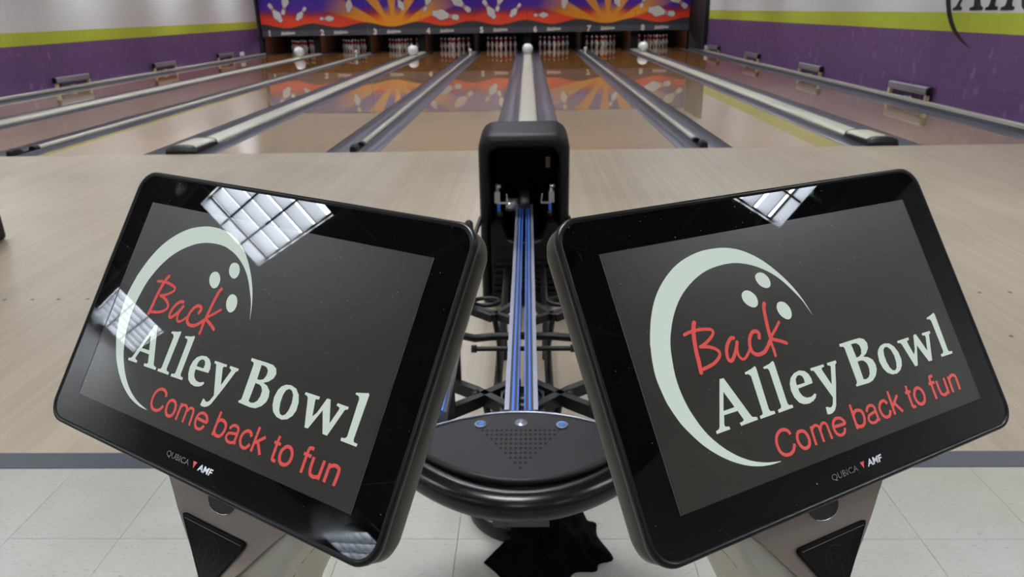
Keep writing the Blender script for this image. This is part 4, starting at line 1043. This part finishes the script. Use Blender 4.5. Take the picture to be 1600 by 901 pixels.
def make_monitor(side):
    cx, cy, cz, yaw, tilt, roll, s = MON[side]
    u = Vector((math.cos(yaw), math.sin(yaw), 0)); back = Vector((-math.sin(yaw), math.cos(yaw), 0))
    v = math.cos(tilt) * Vector((0, 0, 1)) + math.sin(tilt) * back
    uu = math.cos(roll) * u + math.sin(roll) * v; vv = -math.sin(roll) * u + math.cos(roll) * v
    nn = uu.cross(vv)
    R3 = Matrix((uu, vv, nn)).transposed()
    root = thing('scoring_console', None, 'monitor', (0, 0, 0), 'touchscreen scoring consoles')
    hd = empty('monitor', (cx, cy, cz)); hd.parent = root
    hd.rotation_euler = R3.to_euler()
    Rw = Matrix.Translation((cx, cy, cz)) @ R3.to_4x4()
    sh = lambda g, z, r: [(p[0], p[1], z) for p in rrect(-MW / 2 + g, MW / 2 - g, -MH / 2 + g, MH / 2 - g, r, 8)]
    # front rim, glass face
    MB().loft([sh(.0045, -.0005, .0175), sh(.003, .0008, .0185), sh(.001, .0006, .0195), sh(0, -.0015, .0205), sh(.0002, -.0055, .0205), sh(.002, -.0065, .0195), sh(.0035, -.007, .018)], cap0=False, cap1=True).build('rim', M['rim'], hd)
    MB().loft([sh(.0047, -.0025, .017), sh(.0047, -.0004, .017)]).build('glass_face', M['bezel'], hd)
    # taupe rear shell with a step
    MB().loft([sh(.0035, -.0072, .018), sh(.0018, -.0085, .0195), sh(.0012, -.014, .02), sh(.0016, -.0215, .02), sh(.004, -.0275, .02), sh(.016, -.034, .02), sh(.05, -.044, .02)], cap0=False).build('rear_shell', M['shell'], hd)
    # display with its picture
    MB().box(-LW / 2, LW / 2, -LH / 2, LH / 2, -.0003, .0001).build('display', M['lcd'], hd)
    fr = MB()
    for a in ((-LW / 2 - .0016, -LW / 2 - .0004, -LH / 2, LH / 2), (LW / 2 + .0004, LW / 2 + .0012, -LH / 2, LH / 2)):
        MB().box(a[0], a[1], a[2], a[3], -.0003, .00005).build('display_edge', M['fascia'], hd)
    k = .001
    to = lambda x_, y_: (x_ * k - LW / 2, y_ * k - .097, .0002)
    pic = empty('picture', (0, 0, 0)); pic.parent = hd
    def flat(name, loops, m, z):
        mb = MB(); mb.poly(loops, lambda a, b2: (a * k - LW / 2, b2 * k - .097, z)); return mb
    def put(name, mb, m):
        return mb.build(name, m, hd, recalc=False)
    put('crescent', flat('', [smooth_line([tuple(p) for p in LOGO['moon']] , 3)], M['logow'], .0002), M['logow'])
    mb = MB()
    for d in LOGO['dots']:
        L_ = smooth_line([tuple(d[-1])] + [tuple(p) for p in d] + [tuple(d[0]), tuple(d[1])], 3)[3:-3]
        mb.poly([L_], lambda a, b2: (a * k - LW / 2, b2 * k - .097, .0002))
    put('ball_holes', mb, M['logow'])
    for ls in LOGO['alley']:
        mb = MB(); mb.poly([[tuple(p) for p in L] for L in ls], lambda a, b2: (a * k - LW / 2, b2 * k - .097, .00022))
        put('letter', mb, M['logow'])
    mb = MB()
    for j, (w_, pts_) in enumerate(LOGO['back']):
        P = ribbon(mb, [(p[0] * k - LW / 2, p[1] * k - .097) for p in pts_], w_ * k, .00024 + j * 1e-6)
        for e in (P[0], P[-1]):
            mb.add([(e[0] + w_ * k / 2 * math.cos(a), e[1] + w_ * k / 2 * math.sin(a), .00024 + j * 1e-6) for a in [q * math.pi / 6 for q in range(12)]], [tuple(range(12))])
    put('red_script', mb, M['logor'])
    mb = MB()
    for j, (w_, pts_) in enumerate(LOGO['come']):
        ribbon(mb, [(p[0] * k - LW / 2, p[1] * k - .097) for p in pts_], w_ * k * .96, .00024 + j * 1e-6)
    put('red_line', mb, M['logor'])
    bpy.data.objects.remove(pic)
    # maker's name on the lower bezel
    flat_text('QUBICA', .0068, M['maker'], hd, (-.0145, -.1118, .0001), 'maker_name', (0, 0, 0), .00002, 1.18)
    flat_text('AMF', .0076, M['makerw'], hd, (.0205, -.1116, .0001), 'maker_name', (0, 0, 0), .00002, 1.15, shear=.15, bold=.0002)
    MB().add([(.0035, -.1085, .00012), (.0078, -.1085, .00012), (.0058, -.1135, .00012)], [(0, 2, 1)])
    mb = MB(); mb.add([(.0045, -.1085, .00012), (.0095, -.1085, .00012), (.0068, -.1140, .00012)], [(0, 2, 1)]); mb.build('maker_mark', M['makerr'], hd, recalc=False)
    # ---- neck: leaf shaped taupe face, pale side, pedestal down to the floor. s mirrors left/right
    X = lambda a: a * .001 * s
    def neck_section(v_, a, b2, w0, w1):
        """rounded section across the neck at height v_ between a and b2 (mm)"""
        pts = []
        lo, hi = sorted((X(a), X(b2)))
        for p in rrect(lo, hi, w1, w0, min(.012, (hi - lo) * .3), 5):
            pts.append((p[0], v_ * .001, p[1]))
        return pts
    secs = [(-60, -86, 112, -.030, -.075), (-100, -82, 113, -.038, -.085), (-125, -75, 112, -.042, -.09), (-140, -65, 107.5, -.044, -.094), (-150, -54.5, 103, -.0445, -.096), (-160, -42, 99, -.045, -.098), (-172, -27, 95.5, -.0455, -.10), (-185, -10, 93.5, -.046, -.104), (-195, 4, 92, -.047, -.108), (-203, 14, 91, -.048, -.112), (-215, 20, 90, -.054, -.125)]
    lp = [neck_section(*q) for q in secs]
    nb = MB()
    world_loops = [[Rw @ Vector(p) for p in L] for L in lp]
    c0 = sum(world_loops[-1], Vector()) / len(world_loops[-1])
    base_c = Vector((c0.x - s * .0, c0.y + .0, 0))
    n = len(lp[0])
    for zz, f in ((.68, .25), (.56, .6), (.40, 1.0), (.2, 1.0), (.03, 1.0)):
        L = []
        for kk in range(n):
            p = world_loops[-1][0 if 0 else kk]
            if zz == .68: src = world_loops[len(secs) - 1]
            q = src[kk]; d = Vector((q.x - c0.x, q.y - c0.y, 0)); d = d.normalized() * .045 if d.length > 1e-6 else d
            circ = base_c + d
            L.append(Vector((q.x * (1 - f) + circ.x * f, q.y * (1 - f) + circ.y * f, zz)))
        world_loops.append(L)
    nb.loft(world_loops)
    nb.build('neck', M['neck2'], root)
    # taupe leaf plate on the front of the neck
    leaf = [(-84, -100), (-77, -125), (-66.3, -140.2), (-54, -150.5), (-42.4, -160.5), (-27, -172.5), (-9, -186), (3.5, -194.7), (13.6, -202.3), (20, -207), (28, -208), (36, -203), (43, -196), (49.7, -188.9), (57, -179), (65.7, -166.9), (75, -154), (85, -142), (94, -128), (100, -112), (104, -98), (90, -70), (-70, -70)]
    def leafmb(z, gr=0):
        return [Rw @ Vector((X(a + (gr if a > 20 else -gr)), b2 * .001, z)) for a, b2 in leaf]
    lv = MB(); 
    f0 = leafmb(-.0435); f1 = leafmb(-.0412); n2 = len(leaf)
    tri = tessellate_polygon([[Vector((X(a), b2 * .001, 0)) for a, b2 in leaf]])
    lv.add(f1, [tuple(t_) for t_ in tri]); lv.add(f0 + f1, [(i_, (i_ + 1) % n2, n2 + (i_ + 1) % n2, n2 + i_) for i_ in range(n2)])
    pl = lv.build('neck_face', M['neck'], root)
    # side cover seam
    MB().tube([Rw @ Vector((X(a), b2 * .001, w_)) for a, b2, w_ in ((109, -132, -.062), (105.5, -142, -.060), (101, -152, -.058), (96, -165, -.057), (93, -178, -.057), (91, -192, -.06))], .0012, 6).build('seam', M['dark'], root)
    # half round tab
    MB().poly([[(X(a), b2 * .001) for a, b2 in [(8 + 17.5 * math.cos(q), -139 + 11 * math.sin(q)) for q in [math.pi * (1 + j / 14) for j in range(15)]]]], lambda a, b2: tuple(Rw @ Vector((a, b2, -.0404)))).build('thumb_tab', M['shell'], root)
    MB().tube([Rw @ Vector((X(8 + 17.5 * math.cos(q)), (-139 + 11 * math.sin(q)) * .001, -.0402)) for q in [math.pi * (1.25 + j / 28) for j in range(15)]], .0007, 6).build('tab_edge', M['steel'], root)
    # triangular speaker
    def tri_loop(g, z):
        V = [Vector((-33.5, -161.5)), Vector((24, -212.5)), Vector((53, -160.5))]
        c_ = sum(V, Vector((0, 0))) / 3; out_ = []
        V = [c_ + (q - c_) * (1 - g) for q in V]
        for i_ in range(3):
            p0, p1, p2 = V[i_ - 1], V[i_], V[(i_ + 1) % 3]
            a = p1 + (p0 - p1).normalized() * 7.5; b2 = p1 + (p2 - p1).normalized() * 7.5
            for j in range(7):
                w_ = j / 6; q = a * (1 - w_) ** 2 + p1 * 2 * w_ * (1 - w_) + b2 * w_ ** 2
                out_.append(Rw @ Vector((X(q.x), q.y * .001, z)))
        return out_
    sp = MB().loft([tri_loop(0, -.0411), tri_loop(0, -.0392), tri_loop(.05, -.0386), tri_loop(.10, -.0394)], cap0=False, cap1=True).build('speaker_grille', M['mesh'], root)
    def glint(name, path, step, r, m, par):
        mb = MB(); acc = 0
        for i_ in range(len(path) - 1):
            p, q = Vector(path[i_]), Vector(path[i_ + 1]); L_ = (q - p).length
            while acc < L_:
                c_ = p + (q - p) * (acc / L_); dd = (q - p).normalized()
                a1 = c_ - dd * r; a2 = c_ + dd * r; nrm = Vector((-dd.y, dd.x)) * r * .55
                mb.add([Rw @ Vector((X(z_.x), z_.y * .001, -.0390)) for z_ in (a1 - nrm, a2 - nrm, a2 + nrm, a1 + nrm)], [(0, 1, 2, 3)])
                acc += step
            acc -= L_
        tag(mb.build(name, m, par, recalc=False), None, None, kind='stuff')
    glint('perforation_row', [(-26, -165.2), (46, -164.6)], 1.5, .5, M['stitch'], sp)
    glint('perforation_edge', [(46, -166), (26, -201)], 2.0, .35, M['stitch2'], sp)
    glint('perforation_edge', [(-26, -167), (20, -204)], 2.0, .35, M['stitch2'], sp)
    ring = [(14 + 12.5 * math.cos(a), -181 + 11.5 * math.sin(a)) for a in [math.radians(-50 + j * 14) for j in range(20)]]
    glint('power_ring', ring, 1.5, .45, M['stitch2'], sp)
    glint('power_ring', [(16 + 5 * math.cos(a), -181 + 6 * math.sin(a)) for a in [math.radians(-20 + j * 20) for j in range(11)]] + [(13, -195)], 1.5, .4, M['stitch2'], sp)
    # floor base
    MB().lathe([(0, 0), (.15, 0), (.155, .006), (.15, .016), (.06, .034), (.0, .034)], 36, (base_c.x, base_c.y, 0)).build('floor_base', M['neck'], root)
    return root
ml = make_monitor('left'); ml['label'] = 'left touchscreen scoring monitor on taupe neck, two ceiling lights mirrored in glass'
mr = make_monitor('right'); mr['label'] = 'right touchscreen scoring monitor on taupe neck, tilted toward the left one'
